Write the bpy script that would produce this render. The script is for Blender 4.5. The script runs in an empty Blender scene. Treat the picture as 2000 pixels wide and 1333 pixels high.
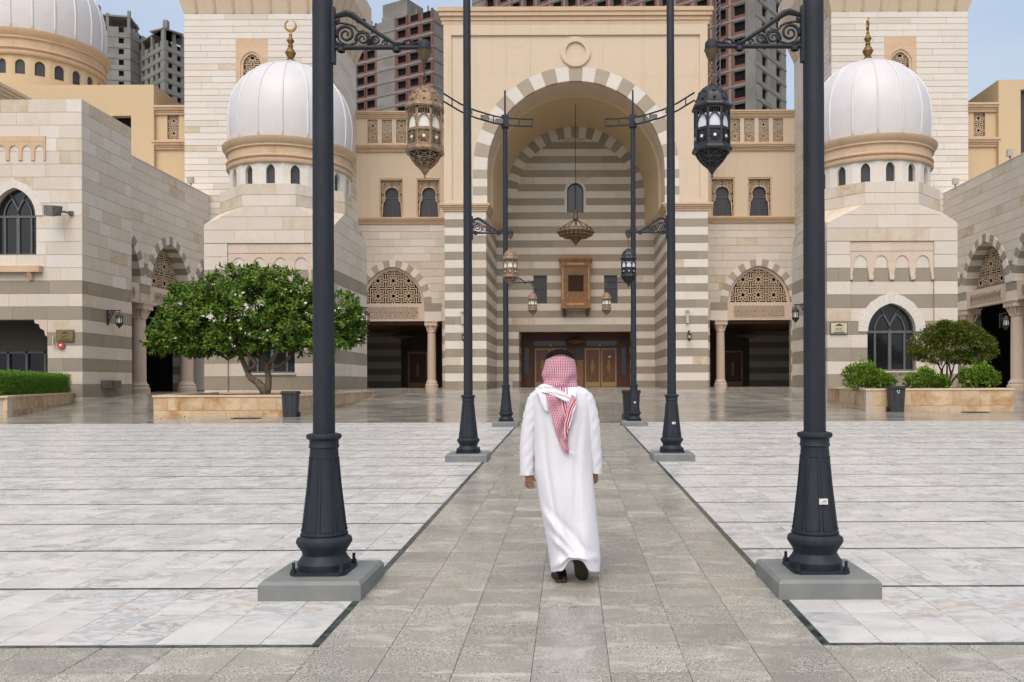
import bpy, math, random
from math import sin, cos, pi, radians, sqrt, atan2, asin, exp
from mathutils import Vector, Matrix, noise
random.seed(7)
S = bpy.context.scene
COL = S.collection
F = 1610.0; EYE = 1.65

# ------------------------------------------------------------------ camera, sky, sun, exposure
cam_data = bpy.data.cameras.new('camera'); cam = bpy.data.objects.new('camera', cam_data); COL.objects.link(cam)
cam_data.sensor_width = 36.0; cam_data.lens = F / 2000 * 36
cam_data.shift_x = -0.0565; cam_data.shift_y = 0.04075
cam_data.clip_start = 0.1; cam_data.clip_end = 6000
cam.matrix_world = Matrix.Translation((0, 0, EYE)) @ Matrix.Rotation(radians(90), 4, 'X') @ Matrix.Rotation(radians(-0.2), 4, 'Z')
S.camera = cam
SUN_EL, SUN_AZ = radians(54), radians(188)      # azimuth clockwise from +Y
w = bpy.data.worlds.new('World'); S.world = w; w.use_nodes = True
nt = w.node_tree; nt.nodes.clear()
wo = nt.nodes.new('ShaderNodeOutputWorld'); wb = nt.nodes.new('ShaderNodeBackground'); sk = nt.nodes.new('ShaderNodeTexSky')
sk.sky_type = 'NISHITA'; sk.sun_disc = False; sk.sun_elevation = SUN_EL; sk.sun_rotation = SUN_AZ
sk.air_density = 1.0; sk.dust_density = 8.0; sk.ozone_density = 1.2
wb.inputs['Strength'].default_value = 0.12
hz = nt.nodes.new('ShaderNodeMix'); hz.data_type = 'RGBA'; hz.blend_type = 'ADD'; hz.inputs[0].default_value = 1.0; cn = nt.nodes.new('ShaderNodeTexNoise'); cn.inputs['Scale'].default_value = 2.2; cn.inputs['Detail'].default_value = 6; cn.inputs['Distortion'].default_value = .6; tcw = nt.nodes.new('ShaderNodeTexCoord'); mpw = nt.nodes.new('ShaderNodeMapping'); mpw.inputs['Scale'].default_value = (1, 1, 3); nt.links.new(tcw.outputs['Generated'], mpw.inputs[0]); nt.links.new(mpw.outputs[0], cn.inputs['Vector'])
cr_ = nt.nodes.new('ShaderNodeMix'); cr_.data_type = 'RGBA'; cr_.inputs[6].default_value = (2.5, 3.15, 3.95, 1); cr_.inputs[7].default_value = (3.6, 3.85, 4.1, 1); mr = nt.nodes.new('ShaderNodeMapRange'); mr.inputs[1].default_value = .35; mr.inputs[2].default_value = .68; nt.links.new(cn.outputs['Fac'], mr.inputs[0]); nt.links.new(mr.outputs[0], cr_.inputs[0]); nt.links.new(cr_.outputs[2], hz.inputs[7])   # thin cloud veil
nt.links.new(sk.outputs[0], hz.inputs[6]); nt.links.new(hz.outputs[2], wb.inputs[0]); nt.links.new(wb.outputs[0], wo.inputs[0])
sl = bpy.data.lights.new('sun', 'SUN'); sun = bpy.data.objects.new('sun', sl); COL.objects.link(sun)
sl.energy = 0.6; sl.angle = radians(40); sl.color = (1.0, 0.96, 0.91)
sun.rotation_euler = (radians(90) - SUN_EL, 0, -SUN_AZ + pi)
_sd = Vector((sin(SUN_AZ) * cos(SUN_EL), cos(SUN_AZ) * cos(SUN_EL), sin(SUN_EL)))
sun.rotation_euler = _sd.to_track_quat('Z', 'Y').to_euler()
S.view_settings.view_transform = 'Standard'; S.view_settings.look = 'None'
S.view_settings.exposure = 0.0; S.view_settings.gamma = 1.0; S.view_settings.use_curve_mapping = False
S.cycles.max_bounces = 8; S.cycles.diffuse_bounces = 4; S.cycles.transparent_max_bounces = 8

# ------------------------------------------------------------------ materials
M = {}
class NB:
    def __init__(s, name):
        s.m = bpy.data.materials.new(name); s.m.use_nodes = True; s.t = s.m.node_tree; s.t.nodes.clear()
        s.out = s.n('OutputMaterial'); s.b = s.n('BsdfPrincipled'); s.l(s.b.outputs[0], s.out.inputs[0]); M[name] = s.m
    def n(s, k, **kw):
        x = s.t.nodes.new('ShaderNode' + k)
        for a, v in kw.items(): setattr(x, a, v)
        return x
    def l(s, a, b): s.t.links.new(a, b)
    def val(s, sock, v):
        if hasattr(v, 'links'): s.l(v, sock)
        else: sock.default_value = v
    def math(s, op, a, b=0.0, c=0.0, clamp=False):
        x = s.n('Math', operation=op); x.use_clamp = clamp
        s.val(x.inputs[0], a); s.val(x.inputs[1], b); s.val(x.inputs[2], c); return x.outputs[0]
    def mix(s, f, a, b, bt='MIX'):
        x = s.n('Mix', data_type='RGBA', blend_type=bt); s.val(x.inputs[0], f)
        for i, v in ((6, a), (7, b)):
            if hasattr(v, 'links'): s.l(v, x.inputs[i])
            else: x.inputs[i].default_value = (*v, 1)
        return x.outputs[2]
    def rnd(s):
        o = s.n('ObjectInfo'); g = s.n('NewGeometry')
        return s.math('FRACT', s.math('ADD', o.outputs['Random'], g.outputs['Random Per Island']))
    def coord(s, scale=(1, 1, 1), rnd=None, off=37.0):
        tc = s.n('TexCoord'); mp = s.n('Mapping'); mp.inputs['Scale'].default_value = scale
        s.l(tc.outputs['Object'], mp.inputs[0])
        if rnd is not None:
            v = s.n('CombineXYZ'); r = s.math('MULTIPLY', rnd, off)
            s.l(r, v.inputs[0]); s.l(r, v.inputs[1]); s.l(s.math('MULTIPLY', rnd, off * .7), v.inputs[2])
            s.l(v.outputs[0], mp.inputs['Location'])
        return mp.outputs[0]
    def noise(s, vec, scale, detail=4, rough=.55, dist=0.0):
        x = s.n('TexNoise'); x.inputs['Scale'].default_value = scale; x.inputs['Detail'].default_value = detail
        x.inputs['Roughness'].default_value = rough; x.inputs['Distortion'].default_value = dist; s.l(vec, x.inputs['Vector'])
        return x.outputs['Fac']
    def ramp(s, f, p0, p1, v0=0.0, v1=1.0):
        x = s.n('MapRange'); x.inputs[1].default_value = p0; x.inputs[2].default_value = p1
        x.inputs[3].default_value = v0; x.inputs[4].default_value = v1; s.l(f, x.inputs[0]); return x.outputs[0]
    def bump(s, h, st=.3, dist=.01):
        x = s.n('Bump'); x.inputs['Strength'].default_value = st; x.inputs['Distance'].default_value = dist
        s.l(h, x.inputs['Height']); s.l(x.outputs[0], s.b.inputs['Normal'])
    def fin(s, col, rough=.7, spec=.4, metal=0.0):
        if hasattr(col, 'links'): s.l(col, s.b.inputs['Base Color'])
        else: s.b.inputs['Base Color'].default_value = (*col, 1)
        s.val(s.b.inputs['Roughness'], rough); s.b.inputs['Specular IOR Level'].default_value = spec
        s.b.inputs['Metallic'].default_value = metal; return s.m
def lum(c, k): return tuple(x * k for x in c)

def stone(name, base, tint, var=.22, amt=.55, scale=.8, rough=.75, spec=.3, streak=0.0, streakcol=(.25, .2, .14)):
    b = NB(name); r = b.rnd(); v = b.coord(rnd=r)
    n1 = b.noise(v, scale, 5, .6, .6); n2 = b.noise(v, 14, 4, .6)
    t = b.ramp(n1, .42, .72); r2 = b.math('FRACT', b.math('MULTIPLY', r, 17.3))
    t = b.math('MULTIPLY', t, b.math('MULTIPLY_ADD', r2, amt, amt * .25), clamp=True)
    c = b.mix(t, base, tint)
    k = b.math('MULTIPLY_ADD', b.math('FRACT', b.math('MULTIPLY', r, 5.7)), var, 1 - var / 2)
    k = b.math('MULTIPLY', k, b.ramp(n2, .3, .7, .93, 1.06))
    c = b.mix(1.0, c, k, 'MULTIPLY') if False else b._mul(c, k)
    if streak:
        vs = b.coord(scale=(1.6, 1.6, .07)); ns = b.noise(vs, 1.0, 5, .65)
        c = b.mix(b.ramp(ns, .55, .75, 0, streak), c, streakcol)
    b.bump(n2, .25, .006)
    return b.fin(c, rough, spec)
def _mul(b, c, k):
    x = b.n('Mix', data_type='RGBA', blend_type='MULTIPLY'); x.inputs[0].default_value = 1
    b.l(c, x.inputs[6]); b.l(k, x.inputs[7]); return x.outputs[2]
NB._mul = _mul

def plain(name, col, rough=.5, spec=.5, metal=0.0, amt=.12, scale=6, dark=None):
    b = NB(name); v = b.coord(); n = b.noise(v, scale, 5, .6)
    c = b.mix(b.ramp(n, .35, .7, 0, 1), lum(col, 1 - amt), dark if dark else lum(col, 1 + amt))
    return b.fin(c, b.ramp(n, .3, .7, max(.03, rough - .08), min(1, rough + .08)), spec, metal)

stone('stone_light', (.62, .565, .495), (.57, .45, .33), var=.10, amt=.45, scale=.7, streak=.15, streakcol=(.42, .32, .2))
stone('stone_white', (.66, .62, .565), (.60, .52, .43), var=.07, amt=.35, scale=.8)
stone('stone_dark', (.295, .26, .205), (.36, .31, .24), var=.16, amt=.5, scale=1.0)
stone('stone_joint', (.47, .40, .32), (.38, .31, .23), var=.05)
stone('stone_joint_dark', (.20, .175, .135), (.15, .13, .1), var=.05)
stone('stone_weathered', (.58, .52, .43), (.48, .33, .18), var=.12, amt=.9, scale=1.3, streak=.35, streakcol=(.4, .28, .16))
stone('stone_keystone', (.40, .335, .26), (.33, .28, .22), var=.14, amt=.6)
stone('plaster', (.62, .51, .385), (.58, .465, .34), var=.02, amt=.5, scale=.25, streak=.28, streakcol=(.38, .28, .17))
stone('plaster_yellow', (.57, .44, .275), (.53, .40, .24), var=.02, amt=.3, scale=.25, streak=.22, streakcol=(.38, .27, .15))
stone('screen_stone', (.60, .47, .335), (.52, .39, .26), var=.05, amt=.4)
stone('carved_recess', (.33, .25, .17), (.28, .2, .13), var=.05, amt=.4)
stone('plaster_trim', (.58, .43, .29), (.47, .31, .18), var=.05, amt=.6, scale=1.0, streak=.4, streakcol=(.36, .22, .11))
stone('pink_stone', (.60, .49, .40), (.54, .42, .31), var=.08, amt=.4)
stone('planter_stone', (.56, .43, .28), (.36, .19, .075), var=.12, amt=1.3, scale=1.6, rough=.5)
stone('planter_cap', (.62, .48, .33), (.5, .33, .2), var=.1, amt=.6)
stone('concrete', (.24, .235, .22), (.15, .145, .135), var=.12, amt=.9, scale=.15, rough=.9, spec=.1)
stone('brick_red', (.19, .085, .068), (.14, .07, .06), var=.2, amt=.7, scale=.3, rough=.9, spec=.1)
plain('dome_white', (.61, .595, .60), .4, .4, amt=.03, scale=1.2)
plain('dome_rib', (.66, .65, .655), .45, .4, amt=.03)
plain('gold_inlay', (.50, .33, .12), .4, .5, .3, amt=.2)
plain('gold', (.27, .165, .055), .42, .5, .85, amt=.2)
plain('brass', (.30, .21, .10), .5, .5, 1.0, amt=.3, scale=30)
plain('black_metal', (.020, .022, .026), .4, .5, .0, amt=.25, scale=25)
plain('glass_dark', (.012, .013, .016), .08, .6, amt=.1)
plain('glass_screen', (.05, .05, .058), .35, .4, amt=.1)
plain('glass_tint', (.055, .058, .07), .15, .6, amt=.1)
plain('frame_grey', (.11, .11, .11), .45, .5)
plain('milk_glass', (.72, .72, .64), .35, .5, amt=.03)
plain('milk_glass_blue', (.66, .70, .80), .3, .5, amt=.03)
plain('wood_dark', (.095, .034, .016), .4, .4, amt=.35, scale=3)
plain('wood_door', (.15, .055, .024), .35, .5, amt=.25, scale=4)
plain('wood_red', (.27, .13, .052), .4, .4, amt=.2, scale=4)
plain('gold_paint', (.36, .235, .11), .45, .5, .2, amt=.15)
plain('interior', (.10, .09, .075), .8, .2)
plain('void', (.012, .012, .014), .9, .1)  # near-black colour painted where interiors and openings fall into shade
plain('bin_grey', (.028, .031, .036), .5, .5, amt=.15)
plain('bin_black', (.012, .012, .014), .5, .5, amt=.15)
plain('white_paint', (.7, .7, .68), .5, .4, amt=.05)
plain('sign_cream', (.55, .48, .33), .5, .4, amt=.06)
plain('sign_ink', (.05, .07, .04), .6, .3)
plain('alarm_red', (.42, .06, .045), .4, .5)
plain('grey_metal', (.13, .13, .115), .45, .5, .3, amt=.2, scale=9)
plain('soil', (.07, .05, .032), .95, .1, amt=.4, scale=9)
plain('bark', (.20, .145, .10), .85, .2, amt=.3, scale=9)
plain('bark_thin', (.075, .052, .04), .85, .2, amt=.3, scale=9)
plain('skin', (.34, .17, .11), .5, .4, amt=.08, scale=12)
plain('shoe_black', (.012, .011, .011), .45, .5, amt=.3, scale=40)
plain('shoe_sole', (.035, .033, .025), .8, .3, amt=.3, scale=60)
plain('agal_black', (.006, .006, .008), .75, .2)
plain('cctv_white', (.5, .48, .42), .5, .4)
plain('far_ground', (.30, .26, .21), .95, .1, amt=.15, scale=.02)

# lamp metal: blue-black paint, dusty and scuffed
b = NB('lamp_paint'); v = b.coord(); n = b.noise(v, 5, 6, .65); n2 = b.noise(b.coord(scale=(9, 9, .8)), 1.5, 5, .6)
c = b.mix(b.ramp(n2, .35, .75, 0, .8), (.010, .014, .022), (.020, .026, .036)); c = b.mix(b.ramp(n, .58, .8, 0, .35), c, (.055, .052, .046))
b.bump(n, .2, .004); b.fin(c, b.ramp(n, .3, .7, .48, .75), .4, .0)
# copper / verdigris lantern
b = NB('lantern_copper'); v = b.coord(); n = b.noise(v, 30, 5, .7); n2 = b.noise(v, 9, 3)
c = b.mix(b.ramp(n, .35, .65), (.15, .10, .065), (.40, .27, .17)); c = b.mix(b.ramp(n2, .5, .7, 0, .55), c, (.19, .20, .14))
b.fin(c, b.ramp(n, .3, .7, .5, .75), .5, .35)
b = NB('lantern_brass'); v = b.coord(); n = b.noise(v, 30, 5, .7)
c = b.mix(b.ramp(n, .35, .65), (.085, .06, .035), (.20, .145, .08)); b.fin(c, .55, .5, .4)
# concrete plinth
b = NB('plinth_concrete'); v = b.coord(rnd=b.rnd()); n = b.noise(v, 3, 6, .6); n2 = b.noise(v, 60, 3)
c = b.mix(b.ramp(n, .35, .7), (.16, .172, .168), (.215, .225, .215)); c = b.mix(b.ramp(b.noise(b.coord(scale=(4, 4, .6)), 2, 4), .6, .75, 0, .5), c, (.24, .19, .13))
b.bump(n2, .3, .003); b.fin(c, .6, .4)
# marble
b = NB('marble'); r = b.rnd(); v = b.coord(rnd=r, off=60); vw = b.coord(scale=(1, 2.2, 1), rnd=r, off=60)
n1 = b.noise(vw, 1.7, 7, .60, 2.0); vein = b.math('ABSOLUTE', b.math('SUBTRACT', n1, .5)); vm = b.ramp(vein, 0, .09, 1, 0)
n2 = b.noise(vw, 1.1, 4, .5, .5); vm = b.math('MULTIPLY', vm, b.ramp(n2, .4, .62))
c = b.mix(vm, (.61, .595, .565), (.27, .27, .275)); c = b.mix(b.ramp(b.noise(b.coord(scale=(1, 2.2, 1), rnd=r, off=60), 1.0, 6, .6, 1.2), .42, .64, 0, .75), c, (.48, .474, .468))
r2 = b.math('FRACT', b.math('MULTIPLY', r, 13.7)); warm = b.math('MULTIPLY', b.ramp(r2, .85, 1.0, 0, .35), b.ramp(b.noise(v, 3, 4), .4, .65))
c = b.mix(warm, c, (.56, .49, .41)); k = b.math('MULTIPLY_ADD', b.math('FRACT', b.math('MULTIPLY', r, 7.7)), .07, .98); c = b._mul(c, k)
big = b.n('TexCoord'); 
b.fin(c, b.ramp(b.noise(v, 6, 4), .3, .7, .22, .42), .45)
# rust-stained marble (first row by the joints)
b = NB('marble_stained'); r = b.rnd(); v = b.coord(rnd=r, off=60)
n1 = b.noise(b.coord(scale=(1, 2.2, 1), rnd=r, off=60), 2.2, 7, .62, 1.6); vm = b.ramp(b.math('ABSOLUTE', b.math('SUBTRACT', n1, .5)), 0, .05, .8, 0)
c = b.mix(vm, (.58, .575, .56), (.30, .31, .32)); st = b.ramp(b.noise(b.coord(scale=(1, 1.6, 1), rnd=r, off=60), 3.2, 5, .6, .8), .52, .68, 0, .6)
c = b.mix(st, c, (.50, .36, .23)); b.fin(c, .35, .45)
# granite
b = NB('granite'); r = b.rnd(); v = b.coord(rnd=r, off=60)
sp = b.noise(v, 105, 3, .85); sp2 = b.noise(v, 75, 3, .7); bl = b.noise(v, 3.0, 6, .62, .5); tc = b.n('TexCoord')
c = b.mix(b.ramp(sp, .42, .58), (.125, .118, .102), (.57, .545, .475)); c = b.mix(b.ramp(sp2, .55, .7, 0, .5), c, (.14, .13, .115))
c = b.mix(b.ramp(bl, .42, .62, 0, .6), c, (.245, .235, .20)); c = b.mix(b.ramp(b.noise(b.coord(scale=(1, 1.8, 1), rnd=r, off=60), 2.1, 5, .6, .8), .54, .66, 0, .6), c, (.55, .53, .48))
k = b.math('MULTIPLY_ADD', b.math('FRACT', b.math('MULTIPLY', r, 7.7)),     .30, .86); c = b._mul(c, k)
b.bump(sp, .12, .001); b.fin(c, b.ramp(bl, .3, .7, .17, .38), .5)
plain('green_marble', (.022, .042, .035), .35, .5, amt=.9, scale=14, dark=(.10, .14, .12))
plain('grout_light', (.34, .33, .315), .9, .2, amt=.2, scale=20)
plain('grout', (.19, .17, .145), .9, .2, amt=.2, scale=20)
# polished paving towards the building
def polished(name, a, bcol, joint):
    b = NB(name); v = b.coord(); g = b.n('NewGeometry')
    br = b.n('TexBrick'); br.offset = .5; mp = b.n('Mapping'); mp.inputs['Scale'].default_value = (1, 1, 1); b.l(g.outputs['Position'], mp.inputs[0]); b.l(mp.outputs[0], br.inputs['Vector'])
    br.inputs['Scale'].default_value = 1; br.inputs['Brick Width'].default_value = 1.2; br.inputs['Row Height'].default_value = .6; br.inputs['Mortar Size'].default_value = .012
    br.inputs['Color1'].default_value = (.74, .74, .74, 1); br.inputs['Color2'].default_value = (1.15, 1.15, 1.15, 1); br.inputs['Mortar'].default_value = (*joint, 1); br.inputs['Bias'].default_value = 0
    n = b.noise(g.outputs['Position'], .5, 7, .65, .8); c = b.mix(b.ramp(n, .35, .66), a, bcol)
    x = b.n('Mix', data_type='RGBA', blend_type='MULTIPLY'); x.inputs[0].default_value = 1; b.l(c, x.inputs[6]); b.l(br.outputs['Color'], x.inputs[7])
    b.bump(b.noise(g.outputs['Position'], 2.5, 3, .5), .06, .02); b.fin(x.outputs[2], b.ramp(b.noise(v, .9, 5), .3, .7, .10, .24), .5)
polished('polished_stone', (.21, .20, .17), (.35, .335, .295), (.55, .55, .55))
polished('podium_stone', (.40, .375, .325), (.48, .45, .395), (.7, .7, .7))  # lighter tone paints in the light reflected off the podium floor
# cloth
b = NB('thobe_white'); v = b.coord(scale=(1, 1, .45)); n = b.noise(v, 16, 5, .55, .6); b.bump(n, .55, .012)
b.b.inputs['Sheen Weight'].default_value = .2; b.fin((.68, .68, .73), .8, .15)
def keffiyeh(name, border):
    b = NB(name); uv = b.n('UVMap'); sp = b.n('SeparateXYZ'); b.l(uv.outputs[0], sp.inputs[0]); P = .0125
    fu = b.math('FRACT', b.math('DIVIDE', sp.outputs[0], P)); fv = b.math('FRACT', b.math('DIVIDE', sp.outputs[1], P))
    a = b.math('GREATER_THAN', fu, .52); d = b.math('GREATER_THAN', fv, .58)
    red = b.math('MAXIMUM', b.math('MULTIPLY', a, .95), b.math('MULTIPLY', d, .8))
    c = b.mix(red, (.68, .60, .64), (.40, .06, .13))
    if border:
        wv = b.ramp(b.noise(uv.outputs[0], 3.0, 2), 0, 1, -.04, .04); u = b.math('ADD', sp.outputs[0], wv)
        wh = b.math('GREATER_THAN', u, .105); c = b.mix(wh, c, (.75, .72, .78))
        for s0, wd in ((.118, .007), (.136, .005), (.16, .004)):
            ln = b.math('LESS_THAN', b.math('ABSOLUTE', b.math('SUBTRACT', u, s0)), wd); c = b.mix(ln, c, (.45, .03, .07))
    b.fin(c, .85, .15)
keffiyeh('keffiyeh', False); keffiyeh('keffiyeh_tail', True)
plain('scarf_white', (.74, .72, .78), .85, .15, amt=.03)

def leafmat(name, cols, gloss=.35, trans=.25):
    b = NB(name); r = b.rnd(); cr = b.n('ValToRGB'); e = cr.color_ramp; e.elements[0].position = 0; e.elements[0].color = (*cols[0][1], 1)
    e.elements[1].position = cols[-1][0]; e.elements[1].color = (*cols[-1][1], 1)
    for p, c in cols[1:-1]:
        q = e.elements.new(p); q.color = (*c, 1)
    b.l(r, cr.inputs[0]); b.fin(cr.outputs[0], gloss, .25)
    tr = b.n('BsdfTranslucent'); b.l(cr.outputs[0], tr.inputs[0]); mx = b.n('MixShader'); mx.inputs[0].default_value = trans
    b.l(b.b.outputs[0], mx.inputs[1]); b.l(tr.outputs[0], mx.inputs[2]); b.l(mx.outputs[0], b.out.inputs[0])
leafmat('leaf_plumeria', [(0, (.016, .050, .008)), (.35, (.055, .130, .012)), (.7, (.13, .23, .02)), (.94, (.20, .27, .03)), (1.0, (.17, .12, .02))], .5, .2)
leafmat('leaf_bush', [(0, (.09, .18, .018)), (.5, (.19, .33, .035)), (1.0, (.32, .46, .07))], .5)
leafmat('leaf_red', [(0, (.06, .12, .018)), (.6, (.14, .22, .03)), (.80, (.20, .24, .04)), (.88, (.30, .14, .04)), (1.0, (.32, .11, .05))], .5)
leafmat('leaf_hedge', [(0, (.06, .16, .015)), (.5, (.12, .28, .02)), (1.0, (.20, .38, .035))], .5)
leafmat('petal', [(0, (.8, .8, .76)), (1.0, (.8, .76, .6))], .5, .3)

# ------------------------------------------------------------------ builders
def V(*a): return Vector(a)
class MB:
    def __init__(s): s.v = []; s.f = []; s.k = []; s.uv = None
    def face(s, ids, k=0): s.f.append(tuple(ids)); s.k.append(k)
    def add(s, vs, fs, k=0):
        o = len(s.v); s.v += [tuple(x) for x in vs]
        for f in fs: s.face([o + i for i in f], k)
        return s
    def box(s, x0, x1, y0, y1, z0, z1, k=0):
        x0, x1 = sorted((x0, x1)); y0, y1 = sorted((y0, y1)); z0, z1 = sorted((z0, z1))
        return s.add([(x0, y0, z0), (x1, y0, z0), (x1, y1, z0), (x0, y1, z0), (x0, y0, z1), (x1, y0, z1), (x1, y1, z1), (x0, y1, z1)],
                     [(0, 3, 2, 1), (4, 5, 6, 7), (0, 1, 5, 4), (1, 2, 6, 5), (2, 3, 7, 6), (3, 0, 4, 7)], k)
    def fbox(s, fr, u0, u1, z0, z1, d0, d1, k=0):
        return s.prism(fr, [(u0, z0), (u1, z0), (u1, z1), (u0, z1)], d0, d1, k)
    def prism(s, fr, poly, d0, d1, k=0):
        O, U, N = fr; P = lambda u, z, d: (O.x + U.x * u + N.x * d, O.y + U.y * u + N.y * d, O.z + z)
        ar = sum(poly[i][0] * poly[(i + 1) % len(poly)][1] - poly[(i + 1) % len(poly)][0] * poly[i][1] for i in range(len(poly)))
        if ar < 0: poly = poly[::-1]
        det = U.cross(V(0, 0, 1)).dot(N)
        if det < 0: poly = poly[::-1]
        n = len(poly)
        vs = [P(u, z, d1) for u, z in poly] + [P(u, z, d0) for u, z in poly]
        fs = [tuple(range(n)), tuple(range(2 * n - 1, n - 1, -1))] + [(i, i + n, (i + 1) % n + n, (i + 1) % n) for i in range(n)]
        return s.add(vs, fs, k)
    def bar(s, a, b, w, h=None, k=0, up=(0, 0, 1)):
        a = Vector(a); b = Vector(b); h = h or w; d = (b - a)
        if d.length < 1e-6: return s
        d.normalize(); up = Vector(up)
        if abs(d.dot(up)) > .97: up = V(0, 1, 0) if abs(d.y) < .9 else V(1, 0, 0)
        sx = d.cross(up).normalized() * (w / 2); sy = sx.cross(d).normalized() * (h / 2)
        vs = [p + i * sx + j * sy for p in (a, b) for i, j in ((-1, -1), (1, -1), (1, 1), (-1, 1))]
        return s.add(vs, [(0, 1, 2, 3), (7, 6, 5, 4), (0, 4, 5, 1), (1, 5, 6, 2), (2, 6, 7, 3), (3, 7, 4, 0)], k)
    def tube(s, pts, rad, n=8, k=0, caps=True):
        pts = [Vector(p) for p in pts]; rad = rad if isinstance(rad, (list, tuple)) else [rad] * len(pts)
        o = len(s.v); prev = None
        for i, p in enumerate(pts):
            d = (pts[min(i + 1, len(pts) - 1)] - pts[max(i - 1, 0)]).normalized()
            if prev is None:
                a = V(0, 0, 1) if abs(d.z) < .9 else V(1, 0, 0); x = d.cross(a).normalized()
            else: x = (prev - d * prev.dot(d)).normalized()
            prev = x; y = d.cross(x)
            for j in range(n):
                t = 2 * pi * j / n; q = p + (x * cos(t) + y * sin(t)) * rad[i]; s.v.append(tuple(q))
        for i in range(len(pts) - 1):
            for j in range(n):
                a = o + i * n + j; b2 = o + i * n + (j + 1) % n; s.face((a, b2, b2 + n, a + n), k)
        if caps: s.face([o + j for j in range(n)][::-1], k); s.face([o + (len(pts) - 1) * n + j for j in range(n)], k)
        return s
    def lathe(s, prof, c, n=32, k=0, ph=0.0, a0=0.0, a1=2 * pi):
        o = len(s.v); full = abs(a1 - a0 - 2 * pi) < 1e-6; m = n if full else n + 1
        for r, z in prof:
            for j in range(m):
                t = ph + a0 + (a1 - a0) * j / n; s.v.append((c[0] + r * cos(t), c[1] + r * sin(t), c[2] + z))
        for i in range(len(prof) - 1):
            for j in range(n):
                a = o + i * m + j; b2 = o + i * m + (j + 1) % m; s.face((a, b2, b2 + m, a + m), k)
        return s
    def sph(s, c, r, n=10, m=6, k=0, sc=(1, 1, 1)):
        o = len(s.v)
        for i in range(m + 1):
            p = pi * i / m
            for j in range(n): t = 2 * pi * j / n; s.v.append((c[0] + r * sc[0] * sin(p) * cos(t), c[1] + r * sc[1] * sin(p) * sin(t), c[2] - r * sc[2] * cos(p)))
        for i in range(m):
            for j in range(n): a = o + i * n + j; b2 = o + i * n + (j + 1) % n; s.face((a, b2, b2 + n, a + n), k)
        return s
    def build(s, name, mats, parent=None, smooth=False, off=None, loc=None):
        me = bpy.data.meshes.new(name)
        if off is None: off = parent.location if (parent is not None and loc is None) else V(0, 0, 0)
        if loc is not None: off = Vector(loc)
        me.from_pydata([(x - off[0], y - off[1], z - off[2]) for x, y, z in s.v], [], s.f)
        if isinstance(mats, str): mats = [mats]
        for m in mats: me.materials.append(M[m])
        if len(mats) > 1: me.polygons.foreach_set('material_index', s.k)
        if smooth:
            me.polygons.foreach_set('use_smooth', [True] * len(me.polygons))
            if smooth != 'all':
                try: me.set_sharp_from_angle(angle=radians(38))
                except Exception: pass
        if s.uv:
            ul = me.uv_layers.new(name='UVMap')
            for li, l in enumerate(me.loops): ul.data[li].uv = s.uv[l.vertex_index]
        me.update(); o = bpy.data.objects.new(name, me); COL.objects.link(o)
        if parent is not None: o.parent = parent
        if loc is not None: o.location = loc
        return o
def thing(name, label, cat, loc=(0, 0, 0), group=None):
    o = bpy.data.objects.new(name, None); COL.objects.link(o); o.location = loc; o['label'] = label; o['category'] = cat
    o.empty_display_size = .2
    if group: o['group'] = group
    return o
def tag(o, label, cat, group=None):
    o['label'] = label; o['category'] = cat
    if group: o['group'] = group
    return o
def struct(o): o['kind'] = 'structure'; return o
def sempty(name):
    o = bpy.data.objects.new(name, None); COL.objects.link(o); o['kind'] = 'structure'; return o
def dup(o, parent=None):
    c = o.copy(); COL.objects.link(c); c.parent = parent
    for ch in list(o.children): dup(ch, c)
    return c
def GZ(y):
    P = [(-50, -50 * .01863), (38.7, .721), (43.7, 1.10), (63.5, 1.156), (68.9, 1.24), (1e5, 1.24)]
    for (a, za), (b_, zb) in zip(P, P[1:]):
        if y <= b_: return za + (zb - za) * (y - a) / (b_ - a)
    return 1.24
def W(px, py, D): return V((px - 1113) * D / F, D, EYE - (py - 748) * D / F)
def zat(py, D): return EYE - (py - 748) * D / F
def xat(px, D): return (px - 1113) * D / F

# arches --------------------------------------------------
def archw(a, h, zs):
    r = (a * a + h * h) / (2 * a)
    def w_(z):
        if z <= zs: return a
        t = z - zs
        return sqrt(max(0, r * r - t * t)) - (r - a) if t < h else 0.0
    return w_
def archpts(a, h, zs, n=16):
    r = (a * a + h * h) / (2 * a); tm = asin(min(1, h / r)) if h <= r else pi / 2
    right = [(r * cos(t) - (r - a), zs + r * sin(t)) for t in [tm * i / n for i in range(n + 1)]]
    right[-1] = (0, zs + h)
    return [(-x, z) for x, z in right] + [(x, z) for x, z in right[-2::-1]]       # left spring .. crown .. right spring
class Op:
    def __init__(s, c, w_, zb, zt, curved=False): s.c = c; s.wf = w_; s.zb = zb; s.zt = zt; s.curved = curved
    def w(s, z): return s.wf(z) if s.zb <= z <= s.zt else 0.0
def rect(c, hw, zb, zt): return Op(c, lambda z: hw, zb, zt)
def arch(c, a, h, zs, zb): return Op(c, archw(a, h, zs), zb, zs + h, True)
CNT = {}; STUFF = {}
def part_or_stuff(par, name, mb_fn, mat, cap=300):
    """a stone as its own part up to the cap, then into the part's stuff mesh"""
    n = CNT.get((par, name), 0)
    if n < cap:
        m = MB(); mb_fn(m, 0); CNT[(par, name)] = n + 1; return m.build(name, mat, par)
    key = (par, name)
    if key not in STUFF: STUFF[key] = (MB(), [])
    m, mats = STUFF[key]
    if mat not in mats: mats.append(mat)
    mb_fn(m, mats.index(mat))
def flush():
    for (par, name), (m, mats) in STUFF.items():
        o = m.build(name + 's', mats, par); o['kind'] = 'stuff'
    STUFF.clear()
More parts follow.
